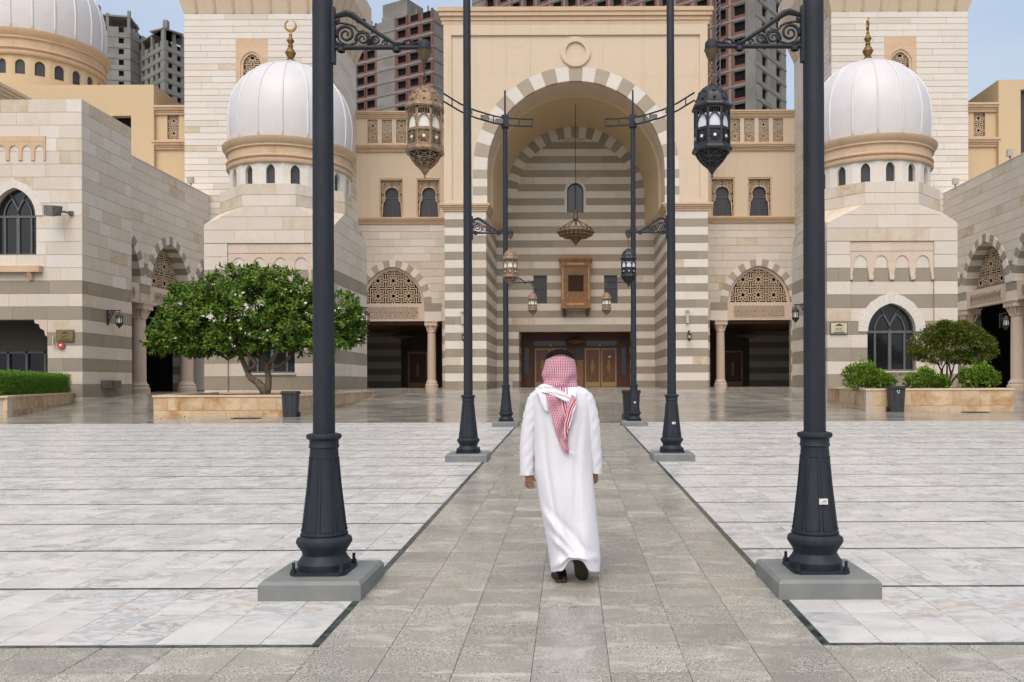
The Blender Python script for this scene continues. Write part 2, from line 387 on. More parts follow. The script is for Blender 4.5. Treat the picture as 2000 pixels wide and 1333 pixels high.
def wall(par, fr, uL, uR, zs, opens=(), th=.5, matf=None, blk=1.5, gap=.02, depth=.03, back='stone_joint', nm='stone_block', cap=300, backname='wall', blocks=True, jit=True, both=False):
    if not callable(uL): _l = uL; uL = lambda z: _l
    if not callable(uR): _r = uR; uR = lambda z: _r
    if abs(fr[1].y) > .9 and uL(zs[0]) > -.001: _f = uL; _e = .008 if blocks else .05; uL = lambda z: max(_f(z), _e)      # side walls start just behind the front face
    opens = sorted(opens, key=lambda o: o.c); bm_ = MB(); R = random.Random(len(par.name) * 13 + int(fr[0].x * 7) + int(fr[0].y))
    for i in range(len(zs) - 1):
        z0, z1 = zs[i], zs[i + 1]; smp = {z0, z1}
        for o in opens:
            for q in (o.zb, o.zt):
                if z0 < q < z1: smp |= {q - 1e-4, q + 1e-4}
            if o.curved and o.zb < z1 and o.zt > z0:
                smp |= {z0 + (z1 - z0) * t / 6 for t in range(1, 6)}
                if z0 < o.zt < z1: smp |= {o.zt - (z1 - z0) * t for t in (.02, .06, .12)}
        for q in (uL, uR):
            if abs((q(z0) + q(z1)) / 2 - q((z0 + z1) / 2)) > 1e-4: smp |= {z0 + (z1 - z0) * t / 6 for t in range(1, 6)}
        smp = sorted(q for q in smp if z0 <= q <= z1); e = 1e-5
        zz = [min(max(q, z0 + e), z1 - e) for q in smp]
        segs = []; L = [uL(q) for q in zz]
        for o in opens:
            ws = [o.w(q) for q in zz]
            if max(ws) > 1e-5: segs.append((L, [o.c - x for x in ws])); L = [o.c + x for x in ws]
        segs.append((L, [uR(q) for q in zz]))
        for L, Rr in segs:
            L = [min(max(a, uL(q)), uR(q)) for a, q in zip(L, zz)]; Rr = [min(max(a, uL(q)), uR(q)) for a, q in zip(Rr, zz)]
            if max(b2 - a for a, b2 in zip(L, Rr)) < .03: continue
            Rr = [max(a, b2) for a, b2 in zip(L, Rr)]
            def poly(A, B, g=0.0):
                za = [q for q in smp]
                if g: za = [min(max(q, z0 + g / 2), z1 - g / 2) for q in smp]
                gv = g * .45; A2 = [a + gv / 2 for a in A]; B2 = [max(b2 - gv / 2, a + g / 2 + 1e-4) for a, b2 in zip(A, B)]
                if max(B) - min(B) < 1e-6: rb = [(B2[0], za[0]), (B2[-1], za[-1])]
                else: rb = list(zip(B2, za))
                if max(A) - min(A) < 1e-6: lb = [(A2[0], za[0]), (A2[-1], za[-1])]
                else: lb = list(zip(A2, za))
                return rb + lb[::-1]
            e0 = .045 if (blocks and abs(fr[1].y) > .9 and uL(zs[0]) > -.001) else 0
            bm_.prism(fr, poly([x + (e0 if x < uL(z0) + 1e-4 else 0) for x in L], Rr), -th, -depth)
            if not blocks: continue
            js = []; mL, mR = max(L), min(Rr); u = math.floor(min(L) / blk) * blk + (i % 2) * blk / 2
            while u < mR:
                uu = u + (R.uniform(-.22, .22) * blk if jit else 0)
                if mL + .3 * blk < uu < mR - .3 * blk and (not js or uu - js[-1][0] > .4 * blk): js.append([uu] * len(smp))
                u += blk
            bs = [L] + js + [Rr]
            for A, B in zip(bs, bs[1:]):
                if max(b2 - a for a, b2 in zip(A, B)) < gap * 1.5: continue
                pl = poly(A, B, gap); dd = R.uniform(-.003, .003)
                mk = matf(i, R) if matf else 'stone_light'
                part_or_stuff(par, nm, lambda m, k, pl=pl, dd=dd: m.prism(fr, pl, -depth - .005, dd, k), mk, cap)
    if bm_.v: bm_.build(backname, back, par)
def voussoirs(par, fr, c, zs, a0, h0, a1, h1, n, d0, d1, mats, nm='voussoir', gap=.02, sub=3):
    """n stones on the whole arch, odd number gives a keystone"""
    def pt(a, h, t):
        r = (a * a + h * h) / (2 * a); tm = asin(min(1, h / r)); th = (1 - abs(t)) * tm; x = r * cos(th) - (r - a)
        return (c + (x if t > 0 else -x), zs + r * sin(th))
    for i in range(n):
        t0 = -1 + 2 * i / n; t1 = -1 + 2 * (i + 1) / n; g = gap / a1 * .35
        ts = [t0 + g + (t1 - t0 - 2 * g) * j / sub for j in range(sub + 1)]
        if any(a < 0 < b2 for a, b2 in zip(ts, ts[1:])) and abs(h0 - a0) > 1e-3: ts = sorted(ts + [0.0])
        kk = abs(i - n // 2) % 2; a1_, h1_ = (a1, h1) if kk == 0 else (a1 - .02, h1 - .02)
        pl = [pt(a1_, h1_, t) for t in ts] + [pt(a0, h0, t) for t in ts[::-1]]
        part_or_stuff(par, nm, lambda m, k, pl=pl: m.prism(fr, pl, d0, d1, k), mats[kk])
def lattice(m, fr, inside, u0, u1, z0, z1, p, w_, d0, d1, k=0, frame=True):
    """pierced geometric screen: rings and eight-point stars clipped to a shape"""
    segs = []; nu = max(1, round((u1 - u0) / p)); nz = max(1, round((z1 - z0) / p)); pu = (u1 - u0) / nu; pz = (z1 - z0) / nz
    for i in range(nu):
        for j in range(nz):
            cu = u0 + (i + .5) * pu; cz = z0 + (j + .5) * pz
            def pt(r, a): return (cu + r * pu * cos(a), cz + r * pz * sin(a))
            for q in range(8):
                a = q * pi / 4 + pi / 8; segs.append((pt(.15, a), pt(.15, a + pi / 4))); segs.append((pt(.36, a), pt(.36, a + pi / 4)))
                segs.append((pt(.15, a), pt(.36, a + pi / 8))); segs.append((pt(.15, a), pt(.36, a - pi / 8)))
                segs.append((pt(.36, a), pt(.54, a + pi / 8))); segs.append((pt(.36, a), pt(.54, a - pi / 8)))
            segs += [((cu - pu / 2, cz - pz / 2), (cu + pu / 2, cz - pz / 2)), ((cu - pu / 2, cz - pz / 2), (cu - pu / 2, cz + pz / 2))]
    for a, b2 in segs:
        mx = ((a[0] + b2[0]) / 2, (a[1] + b2[1]) / 2)
        if not inside(*mx): continue
        du, dz = b2[0] - a[0], b2[1] - a[1]; L = sqrt(du * du + dz * dz); nx, nz_ = -dz / L * w_ / 2, du / L * w_ / 2
        m.prism(fr, [(a[0] - nx, a[1] - nz_), (b2[0] - nx, b2[1] - nz_), (b2[0] + nx, b2[1] + nz_), (a[0] + nx, a[1] + nz_)], d0, d1, k)
    return m
def cornice(m, fr, u0, u1, z0, z1, d, ret=0.0, k=0, steps=4):
    """stepped moulding growing outwards to the top"""
    for i in range(steps):
        za = z0 + (z1 - z0) * i / steps; zb = z0 + (z1 - z0) * (i + 1) / steps; dd = d * [.35, .5, .8, 1.0][i] if steps == 4 else d * (i + 1) / steps
        m.fbox(fr, u0 - dd * ret, u1 + dd * ret, za, zb, -.1, dd, k)
    return m
def text_mesh(txt, size, name):
    cu = bpy.data.curves.new(name, 'FONT'); cu.body = txt; cu.size = size; cu.extrude = .002; cu.align_x = 'CENTER'; cu.resolution_u = 3
    o = bpy.data.objects.new(name, cu); COL.objects.link(o); dg = bpy.context.evaluated_depsgraph_get(); me = bpy.data.meshes.new_from_object(o.evaluated_get(dg))
    bpy.data.objects.remove(o); return me

# ================================================================== ground and paving
CX = 0.53
gm = MB(); ys = [-60, 0, 38.7, 43.7, 63.5, 68.9, 400, 3500]
for y in ys: gm.v += [(-2500, y, GZ(y) - .05), (2500, y, GZ(y) - .05)]
for i in range(len(ys) - 1): gm.face((2 * i, 2 * i + 1, 2 * i + 3, 2 * i + 2))
struct(gm.build('ground', 'far_ground'))
def sheet(name, x0, x1, ys, dz, mat, parent=None):
    m = MB()
    for y in ys: m.v += [(x0, y, GZ(y) + dz), (x1, y, GZ(y) + dz)]
    for i in range(len(ys) - 1): m.face((2 * i, 2 * i + 1, 2 * i + 3, 2 * i + 2))
    return m.build(name, mat, parent)
struct(sheet('polished_paving', -75, 75, [24.83, 38.7, 43.7], 0, 'polished_stone'))
struct(sheet('podium_floor', -75, 75, [43.7, 63.5, 68.9, 90], .004, 'podium_stone'))
SL = .01863
def tile_mesh(name, wx, wy, mats, th=.03):
    m = MB(); a, b_ = wx / 2, wy / 2; e = .0015
    m.add([(-a, -b_, -SL * b_ - th), (a, -b_, -SL * b_ - th), (a, b_, SL * b_ - th), (-a, b_, SL * b_ - th),
           (-a, -b_, -SL * b_ - e), (a, -b_, -SL * b_ - e), (a, b_, SL * b_ - e), (-a, b_, SL * b_ - e),
           (-a + .003, -b_ + .003, -SL * b_), (a - .003, -b_ + .003, -SL * b_), (a - .003, b_ - .003, SL * b_), (-a + .003, b_ - .003, SL * b_)],
          [(0, 1, 5, 4), (1, 2, 6, 5), (2, 3, 7, 6), (3, 0, 4, 7), (4, 5, 9, 8), (5, 6, 10, 9), (6, 7, 11, 10), (7, 4, 8, 11), (8, 9, 10, 11)])
    me = bpy.data.meshes.new(name); me.from_pydata(m.v, [], m.f); me.materials.append(M[mats]); return me, m
def inview(x, y): return -1150 < x * F / max(y, .1) < 925 and y > 4.1
def paving(parent, tiles, wx, wy, mat, name, cap=300, alt=None):
    me, proto = tile_mesh(name, wx, wy, mat); me2 = None
    if alt: me2, _ = tile_mesh(name, wx, wy, alt)
    tiles.sort(key=lambda t: (not inview(*t), t[1])); R = random.Random(5)
    for x, y in tiles[:cap]:
        st = alt and y < 6.2 and R.random() < .3
        o = bpy.data.objects.new(name, me2 if st else me); COL.objects.link(o); o.parent = parent
        o.location = (x, y, GZ(y) + R.uniform(-.0008, .0008)); o.rotation_euler = (R.uniform(-.0015, .0015), R.uniform(-.0015, .0015), 0)
    m = MB()
    for x, y in tiles[cap:]:
        z = GZ(y) + R.uniform(-.0008, .0008)
        m.add([(a + x, b_ + y, c_ + z) for a, b_, c_ in proto.v], proto.f)
    if m.v: m.build(name + 's', mat, parent)['kind'] = 'stuff'
Y0, BAND, YE = 4.88, 1.285, 24.83
for s in (-1, 1):
    par = sempty('marble_paving'); far = 22.0
    sheet('grout_bed', min(s * 1.54, s * far), max(s * 1.54, s * far), [Y0, YE], -.016, 'grout_light', par)
    tl = []; k = 0
    while Y0 + k * BAND < YE - .3:
        yb = Y0 + k * BAND
        for j in range(2):
            y = yb + .044 + .6205 * (j + .5)
            if y + .31 > YE + .02: continue
            for i in range(64):
                tl.append((s * (1.545 + .3165 * (i + .5)), y))
        m = MB(); a, b_ = sorted((s * 1.54, s * far)); y = yb + .022
        m.add([(a, y - .021, GZ(y - .021) + .0005), (b_, y - .021, GZ(y - .021) + .0005), (b_, y + .021, GZ(y + .021) + .0005), (a, y + .021, GZ(y + .021) + .0005),
               (a, y - .021, GZ(y) - .03), (b_, y - .021, GZ(y) - .03)], [(0, 1, 2, 3), (4, 5, 1, 0)])
        m.build('border_strip', 'green_marble', par); k += 1
    paving(par, tl, .3135, .6165, 'marble', 'marble_tile', alt='marble_stained')
    y = Y0
    while y < YE - .1:
        y2 = min(y + BAND, YE); m = MB(); a, b_ = sorted((s * 1.494, s * 1.54))
        m.add([(a, y, GZ(y)), (b_, y, GZ(y)), (b_, y2 - .004, GZ(y2 - .004)), (a, y2 - .004, GZ(y2 - .004))], [(0, 1, 2, 3)]); m.build('border_strip', 'green_marble', par); y = y2
par = sempty('granite_path'); sheet('grout_bed', -1.494, 1.494, [Y0, YE], -.022, 'grout', par)
sheet('grout_bed', -8, 8, [-3, Y0 - .001], -.022, 'grout', par)
tl = []; k = 0; PT = .4268
while Y0 + (k + 1) * .42 < YE + .1:
    for i in range(7): tl.append((-1.494 + PT * (i + .5), Y0 + .42 * (k + .5)))
    k += 1
for k in range(14):
    for i in range(-9, 16): tl.append((-1.494 + PT * (i + .5), Y0 - .42 * (k + .5)))
paving(par, tl, PT - .003, .417, 'granite', 'granite_tile')

# ================================================================== building pieces
def fr(x, y, ux, uy, nx, ny, z=0.0): return (V(x, y, z), V(ux, uy, 0), V(nx, ny, 0))
def stripes(top_dark, light='stone_light', dark='stone_dark', start=0):
    def f(i, R):
        k = i - start
        if k >= 0 and k % 2 == 0 and k <= top_dark: return dark
        return 'stone_weathered' if R.random() < .12 else light
    return f
def column(par, x, y, z0, z1, r):
    m = MB(); h = z1 - z0
    m.lathe([(0, 0), (r * 1.5, 0), (r * 1.5, .28), (r * 1.3, .36), (r * 1.35, .46), (r * 1.12, .56), (r, .7)], (x, y, z0), 24); m.build('column_base', 'pink_stone', par, smooth=True)
    m = MB(); m.lathe([(r, .7), (r * .98, h * .5), (r * .93, h - .95)], (x, y, z0), 24); m.build('column_shaft', 'stone_keystone' if False else 'pink_stone', par, smooth=True)
    m = MB(); m.lathe([(r * .93, h - .95), (r * 1.1, h - .92), (r * 1.1, h - .86), (r * .97, h - .8), (r * 1.2, h - .45), (r * 1.2, h - .38)], (x, y, z0), 8, ph=pi / 8)
    q = r * 1.42; m.box(x - q, x + q, y - q, y + q, z1 - .38, z1 - .06); m.box(x - q * 1.12, x + q * 1.12, y - q * 1.12, y + q * 1.12, z1 - .06, z1 - .001)
    for a in (-1, 1):
        for c_ in (-1, 1): m.bar((x + a * q * .75, y + c_ * q * .75, z1 - .38), (x + a * q * .5, y + c_ * q * .5, z1 - .85), .12)
    m.build('capital', 'pink_stone', par)
def window_grid(par, f, c, a, h, zs, zb, d, glass='glass_dark', nm='window'):
    """arched window: frame with mullions and pointed tracery, panes behind"""
    w_ = archw(a, h, zs); t = .05
    m = MB(); pts = archpts(a, h, zs, 12); q = [(c + x, z) for x, z in pts]; q = [(c - a, zb)] + q + [(c + a, zb)]
    for p0, p1 in zip(q, q[1:]):
        du, dz = p1[0] - p0[0], p1[1] - p0[1]; L = sqrt(du * du + dz * dz)
        if L < 1e-4: continue
        nx, nz = -dz / L * t, du / L * t
        m.prism(f, [(p0[0] - nx, p0[1] - nz), (p1[0] - nx, p1[1] - nz), (p1[0] + nx, p1[1] + nz), (p0[0] + nx, p0[1] + nz)], d - .06, d + .03)
    for u, hw in ((0, .075), (-a * .62, .045), (a * .62, .045)):
        m.fbox(f, c + u - hw, c + u + hw, zb, zs if u else zs + .02, d - .05, d + .035)
    m.fbox(f, c - a, c + a, zs - .06, zs + .05, d - .05, d + .04); m.fbox(f, c - a, c + a, zb, zb + .08, d - .05, d + .038)
    for cc, r0 in ((-a * .31, a * .33), (a * .31, a * .33)):
        P = archpts(r0, h * .62, zs, 8)
        for p0, p1 in zip(P, P[1:]):
            O, U, N = f; A = O + U * (c + cc + p0[0]) + N * (d + .01); B = O + U * (c + cc + p1[0]) + N * (d + .01)
            m.bar((A.x, A.y, p0[1]), (B.x, B.y, p1[1]), .05)
    for sg in (-1, 1):       # crossing ribs
        P = [(sg * a * .0, zs + h * .25), (sg * a * .28, zs + h * .72), (sg * a * .45, zs + h * .86)]
        for p0, p1 in zip(P, P[1:]):
            O, U, N = f; A = O + U * (c + p0[0]) + N * (d + .01); B = O + U * (c + p1[0]) + N * (d + .01); m.bar((A.x, A.y, p0[1]), (B.x, B.y, p1[1]), .045)
    fo = m.build(nm, 'frame_grey', par)
    g = MB(); g.prism(f, [(c - a, zb)] + [(c + x, z) for x, z in archpts(a, h, zs, 12)] + [(c + a, zb)], d - .05, d - .035)
    go = g.build('pane', glass, fo, off=par.location); return fo
def screen(par, f, inside, u0, u1, z0, z1, p, w_, d, mat='screen_stone', nm='lattice_screen'):
    m = MB(); lattice(m, f, inside, u0, u1, z0, z1, p, w_, d - .03, d)
    m.build(nm, mat, par)
def relief(par, f, u0, u1, z0, z1, d, mat='pink_stone'):
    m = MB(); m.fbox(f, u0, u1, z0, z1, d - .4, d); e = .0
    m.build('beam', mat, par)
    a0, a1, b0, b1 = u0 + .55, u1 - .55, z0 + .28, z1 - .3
    m = MB(); m.fbox(f, a0, a1, b0, b1, d - .1, d + .006); m.build('carved_ground', 'carved_recess', par)  # darker sheet paints the shade seen in the carved holes
    m = MB(); lattice(m, f, lambda u, z: True, a0, a1, b0, b1, (b1 - b0) * .8, .05, d, d + .05)
    for p in ((a0, a1, b0 - .04, b0), (a0, a1, b1, b1 + .04)): m.fbox(f, p[0], p[1], p[2], p[3], d, d + .035)
    m.build('carved_panel', mat, par)

# ------------------------------------------------------------------ entrance portal
P = thing('entrance_portal', 'tall central entrance portal of striped stone below plaster, with a deep round arch', 'portal', (CX, 63.5, 1.16))
FF = fr(CX, 63.5, 1, 0, 0, -1); zs = [1.16 + .624 * i for i in range(23)]
for s in (-1, 1):
    f = fr(CX, 63.5, s, 0, 0, -1)
    wall(P, f, 6.95, 10.15, zs, th=.8, matf=stripes(20, 'stone_white'), blk=1.9, gap=.012, back='stone_joint', backname='pier')
    f2 = fr(CX + s * 6.94, 63.5, 0, 1, -s, 0)
    wall(P, f2, 0.0, 8.9, zs, th=.8, matf=stripes(20, 'stone_light'), blk=1.9, gap=.012, backname='side_wall')
    f3 = fr(CX, 66.5, s, 0, 0, -1)
    m = MB(); m.fbox(fr(CX, 63.5, s, 0, 0, -1), 6.96, 10.14, 1.16, 30, -5.3, -.81); m.build('pier_core', 'plaster', P)
    # impost moulding, front and reveal
    m = MB()
    for i, dd in enumerate((.10, .16, .26, .34)): m.fbox(f, 6.95 - dd, 10.15 + dd, 14.89 + i * .14, 14.89 + (i + 1) * .14, -9 if False else -.5, dd); m.fbox(f2, 0.0, 3.0, 14.893 + i * .14, 14.887 + (i + 1) * .14, -.5, dd - .004)
    m.build('impost_moulding', 'plaster_trim', P)
    # stilt blocks under the arch ring
    for j in range(4):
        z0 = 15.46 + j * .65
        part_or_stuff(P, 'voussoir', lambda mm, k, z0=z0: mm.fbox(f, 6.84, 7.95, z0 + .01, z0 + .64, -.3, .03, k), 'stone_white' if j % 2 == 0 else 'stone_keystone')
# plaster upper storey with arch
zu = [15.45 + .33 * i for i in range(43)]
wall(P, FF, -10.15, 10.15, zu, [arch(0, 6.86, 6.86, 18.06, 15.4)], th=3.1, back='plaster', depth=0, blocks=False, backname='upper_wall')
voussoirs(P, FF, 0, 18.06, 6.84, 6.84, 7.95, 7.95, 23, -.3, .03, ('stone_keystone', 'stone_white'), sub=3)
m = MB(); m.fbox(FF, -10.15, 10.15, 29.31, 29.7, -5, .0); cornice(m, FF, -10.15, 10.15, 29.2, 30.45, .42, ret=1); m.fbox(FF, -10.3, 10.3, 30.4, 30.46, -5, .4); m.build('top_cornice', 'plaster_trim', P)
m = MB(); m.fbox(FF, -10.15, 10.15, 28.4, 29.2, 0, .14); m.fbox(FF, -10.15, -9.55, 15.47, 28.4, 0, .14); m.fbox(FF, 9.55, 10.15, 15.47, 28.4, 0, .14)
m.fbox(FF, -9.55, -8.1, 15.47, 15.75, 0, .12); m.fbox(FF, 8.1, 9.55, 15.47, 15.75, 0, .12); m.build('wall_frame', 'plaster', P)
m = MB()      # round ornament
O = (0, 27.1)
for r0, r1, d0, d1 in ((.78, 1.13, 0, .16), (1.13, 1.2, 0, .08)):
    for i in range(48):
        a, b_ = 2 * pi * i / 48, 2 * pi * (i + 1) / 48
        m.prism(FF, [(r0 * cos(a), O[1] + r0 * sin(a)), (r1 * cos(a), O[1] + r1 * sin(a)), (r1 * cos(b_), O[1] + r1 * sin(b_)), (r0 * cos(b_), O[1] + r0 * sin(b_))], d0, d1)
m.build('round_ornament', 'plaster', P)
m = MB(); m.fbox(FF, -.5, .5, 25.95, 26.1, 0, .1); m.build('ornament_foot', 'plaster', P)
# vault
m = MB(); N_ = 40
secs = [(66.55, 6.87), (66.66, 6.74), (66.70, 6.70), (67.2, 6.68), (72.5, 6.07)]
for y, r in secs:
    pts = [(-6.94, 14.9), (-r, 15.5), (-r, 18.06)] + [(-r * cos(pi * i / N_), 18.06 + r * sin(pi * i / N_)) for i in range(1, N_)] + [(r, 18.06), (r, 15.5), (6.94, 14.9)]
    m.v += [(CX + x, y, z) for x, z in pts]
n = N_ + 5
for i in range(len(secs) - 1):
    for j in range(n - 1): a = i * n + j; m.face((a, a + 1, a + 1 + n, a + n))
m.build('vault', 'plaster_yellow', P, smooth=True)
# back wall
FB = fr(CX, 72.4, 1, 0, 0, -1); zb_ = [1.2 + .617 * i for i in range(38)]
ops = [rect(0, 5.0, 1.0, 6.136), arch(0, .72, .75, 18.45, 16.6), rect(-3.1, .6, 8.604, 11.07), rect(3.1, .6, 8.604, 11.07)]
# overlapping columns: entrance and small windows never share a course
def wall_sel(par, f, uL, uR, zs, ops, **kw):
    """rows grouped so that only the openings crossing a row are passed"""
    i = 0
    while i < len(zs) - 1:
        act = [o for o in ops if o.zb < zs[i + 1] - 1e-6 and o.zt > zs[i] + 1e-6]; j = i + 1
        while j < len(zs) - 1 and [o for o in ops if o.zb < zs[j + 1] - 1e-6 and o.zt > zs[j] + 1e-6] == act: j += 1
        mf = kw.get('matf'); k2 = dict(kw)
        if mf: k2['matf'] = lambda q, R, i=i, mf=mf: mf(q + i, R)
        wall(par, f, uL, uR, zs[i:j + 1], act, **k2); i = j
wall_sel(P, FB, -6.95, 6.95, zb_, ops, th=.6, matf=stripes(40), blk=2.4, gap=.012, backname='back_wall')
voussoirs(P, FB, 0, 18.06, 5.1, 5.1, 6.2, 6.2, 27, .004, .05, ('stone_dark', 'stone_light'))
m = MB(); pts = archpts(.95, .98, 18.45, 10)
q = [(-.95, 16.6)] + pts + [(.95, 16.6)]; q2 = [(-.72, 16.6)] + archpts(.72, .75, 18.45, 10) + [(.72, 16.6)]
for i in range(len(q) - 1): m.prism(FB, [q[i], q[i + 1], q2[i + 1], q2[i]], 0, .05)
m.build('window_surround', 'stone_light', P)
wf = MB(); 
for i in range(len(q2) - 1): wf.prism(FB, [q2[i], q2[i + 1], (q2[i + 1][0] * .9, q2[i + 1][1] - .05), (q2[i][0] * .9, q2[i][1] - .05 * (i not in (0,)))], -.35, -.28)
wf.fbox(FB, -.03, .03, 16.6, 19.1, -.35, -.28); wo_ = wf.build('window', 'bin_black', P)
g = MB(); g.prism(FB, q2, -.38, -.35); g.build('pane', 'glass_tint', wo_, off=P.location)
for s in (-1, 1):
    g = MB(); f = FB; u = 3.1 * s
    for a in ((u - .6, u - .54, 8.6, 11.07), (u + .54, u + .6, 8.6, 11.07), (u - .54, u + .54, 8.6, 8.66), (u - .54, u + .54, 11.0, 11.07), (u - .54, u + .54, 9.95, 10.0)): g.fbox(f, *a, -.2, -.12)
    wo_ = g.build('window', 'frame_grey', P); g = MB(); g.fbox(f, u - .6, u + .6, 8.6, 11.07, -.22, -.2); g.build('pane', 'glass_screen', wo_, off=P.location)
# entrance recess
zr = [1.2 + .617 * i for i in range(9)]
for s in (-1, 1): wall(P, fr(CX + s * 5.0, 72.95, 0, 1, -s, 0), 0, 3.1, zr, th=.3, matf=stripes(20), blk=2, gap=.012, backname='recess_wall')
m = MB(); m.box(CX - 5.3, CX + 5.3, 73.0, 76.5, 6.14, 6.4); m.build('recess_ceiling', 'wood_dark', P)
FD = fr(CX, 76.0, 1, 0, 0, -1); m = MB(); m.fbox(FD, -5, 5, 1.24, 6.14, -.3, 0)
for u in (-5, -3.95, -.75, .95 - .2, 3.95, 4.85): m.fbox(FD, u, u + .15, 1.24, 6.1, 0, .08)
m.fbox(FD, -5, 5, 5.55, 5.75, 0, .1); m.fbox(FD, -5, 5, 4.85, 5.0, 0, .1); m.build('door_surround', 'wood_dark', P)
for u0, u1, z0, z1 in ((-3.8, -.95, 5.05, 5.5), (1.0, 3.8, 5.05, 5.5), (-4.7, -4.3, 2.4, 4.85), (4.25, 4.65, 2.4, 4.85)):
    m = MB(); m.fbox(FD, u0, u1, z0, z1, 0, .06); m.build('window', 'glass_tint', P)
for u0 in (-3.75, -2.25, .85, 2.35):
    m = MB(); u1 = u0 + 1.42; m.fbox(FD, u0 + .1, u1 - .1, 1.75, 4.7, .0, .09); d_ = m.build('door', 'wood_door', P)
    m = MB()
    for a in ((u0, u0 + .12, 1.28, 4.82), (u1 - .12, u1, 1.28, 4.82), (u0 + .12, u1 - .12, 4.68, 4.82), (u0 + .12, u1 - .12, 1.28, 1.72)): m.fbox(FD, *a, 0, .13)
    m.build('door_frame', 'gold_paint', d_, off=P.location)
    m = MB(); c_ = (u0 + u1) / 2; m.prism(FD, [(c_ - .09, 2.55), (c_ + .09, 2.55), (c_ + .09, 2.8), (c_ + .2, 3.1), (c_ + .09, 3.35), (c_ + .09, 3.75), (c_ - .09, 3.75), (c_ - .09, 3.35), (c_ - .2, 3.1), (c_ - .09, 2.8)], .09, .13)
    m.build('door_handle', 'gold', d_, off=P.location)
m = MB(); m.fbox(FD, .1, .72, 1.28, 3.75, .1, .25); m.build('wood_panel', 'wood_red', P)
m = MB(); m.fbox(FD, .05, .45, 3.8, 4.85, .09, .12); m.build('notice_board', 'glass_screen', P)
m = MB(); m.fbox(FD, 3.02, 3.26, 3.95, 4.12, .13, .14); m.build('door_notice', 'white_paint', P)
for u in (-2.3, 2.27):
    m = MB(); m.sph((CX + u, 75.85, 5.15), .17, 10, 6, sc=(1, .4, 1)); m.build('door_emblem', 'gold_paint', P)

# wooden balcony box
B_ = thing('wooden_balcony', 'carved wooden box window with gold borders on the striped wall above the doors', 'box window', (CX + .02, 71.9, 8.1)); x0, x1 = CX - 1.25, CX + 1.29
m = MB(); m.box(x0, x1, 71.6, 72.36, 8.25, 12.2); m.build('box_body', 'wood_red', B_)
m = MB(); m.box(x0 - .1, x1 + .1, 71.5, 72.36, 12.2, 12.32); m.box(x0 - .18, x1 + .18, 71.42, 72.36, 12.32, 12.5); m.box(x0 - .05, x1 + .05, 71.5, 72.36, 8.1, 8.25); m.build('box_cornice', 'wood_red', B_)
fb = fr(CX + .02, 71.6, 1, 0, 0, -1)
m = MB()
for a in ((-1.27, -1.02, 8.26, 12.19), (1.02, 1.27, 8.26, 12.19), (-1.02, 1.02, 11.75, 12.19), (-1.02, 1.02, 8.26, 8.75)): m.fbox(fb, *a, 0, .07)
m.build('box_frame', 'wood_red', B_)
for a in ((-1.17, -1.08, 8.9, 11.6), (1.08, 1.17, 8.9, 11.6), (-.75, .75, 11.9, 12.03), (-.75, .75, 8.42, 8.55)): m = MB(); m.fbox(fb, *a, .07, .1); m.build('gold_inlay', 'gold_inlay', B_)
m = MB(); m.fbox(fb, -.66, .66, 9.6, 11.0, .0, .02); m.build('screen_back', 'void', B_)
m = MB(); lattice(m, fb, lambda u, z: True, -.66, .66, 9.6, 11.0, .33, .03, .02, .05); m.build('lattice_screen', 'wood_dark', B_)
for u in (-1.0, 1.0): m = MB(); m.prism(fr(CX + .02 + u, 72.36, 0, -1, 1, 0), [(0, 7.5), (.15, 7.5), (.7, 8.1), (0, 8.1)], -.1, .1); m.build('bracket', 'wood_dark', B_)

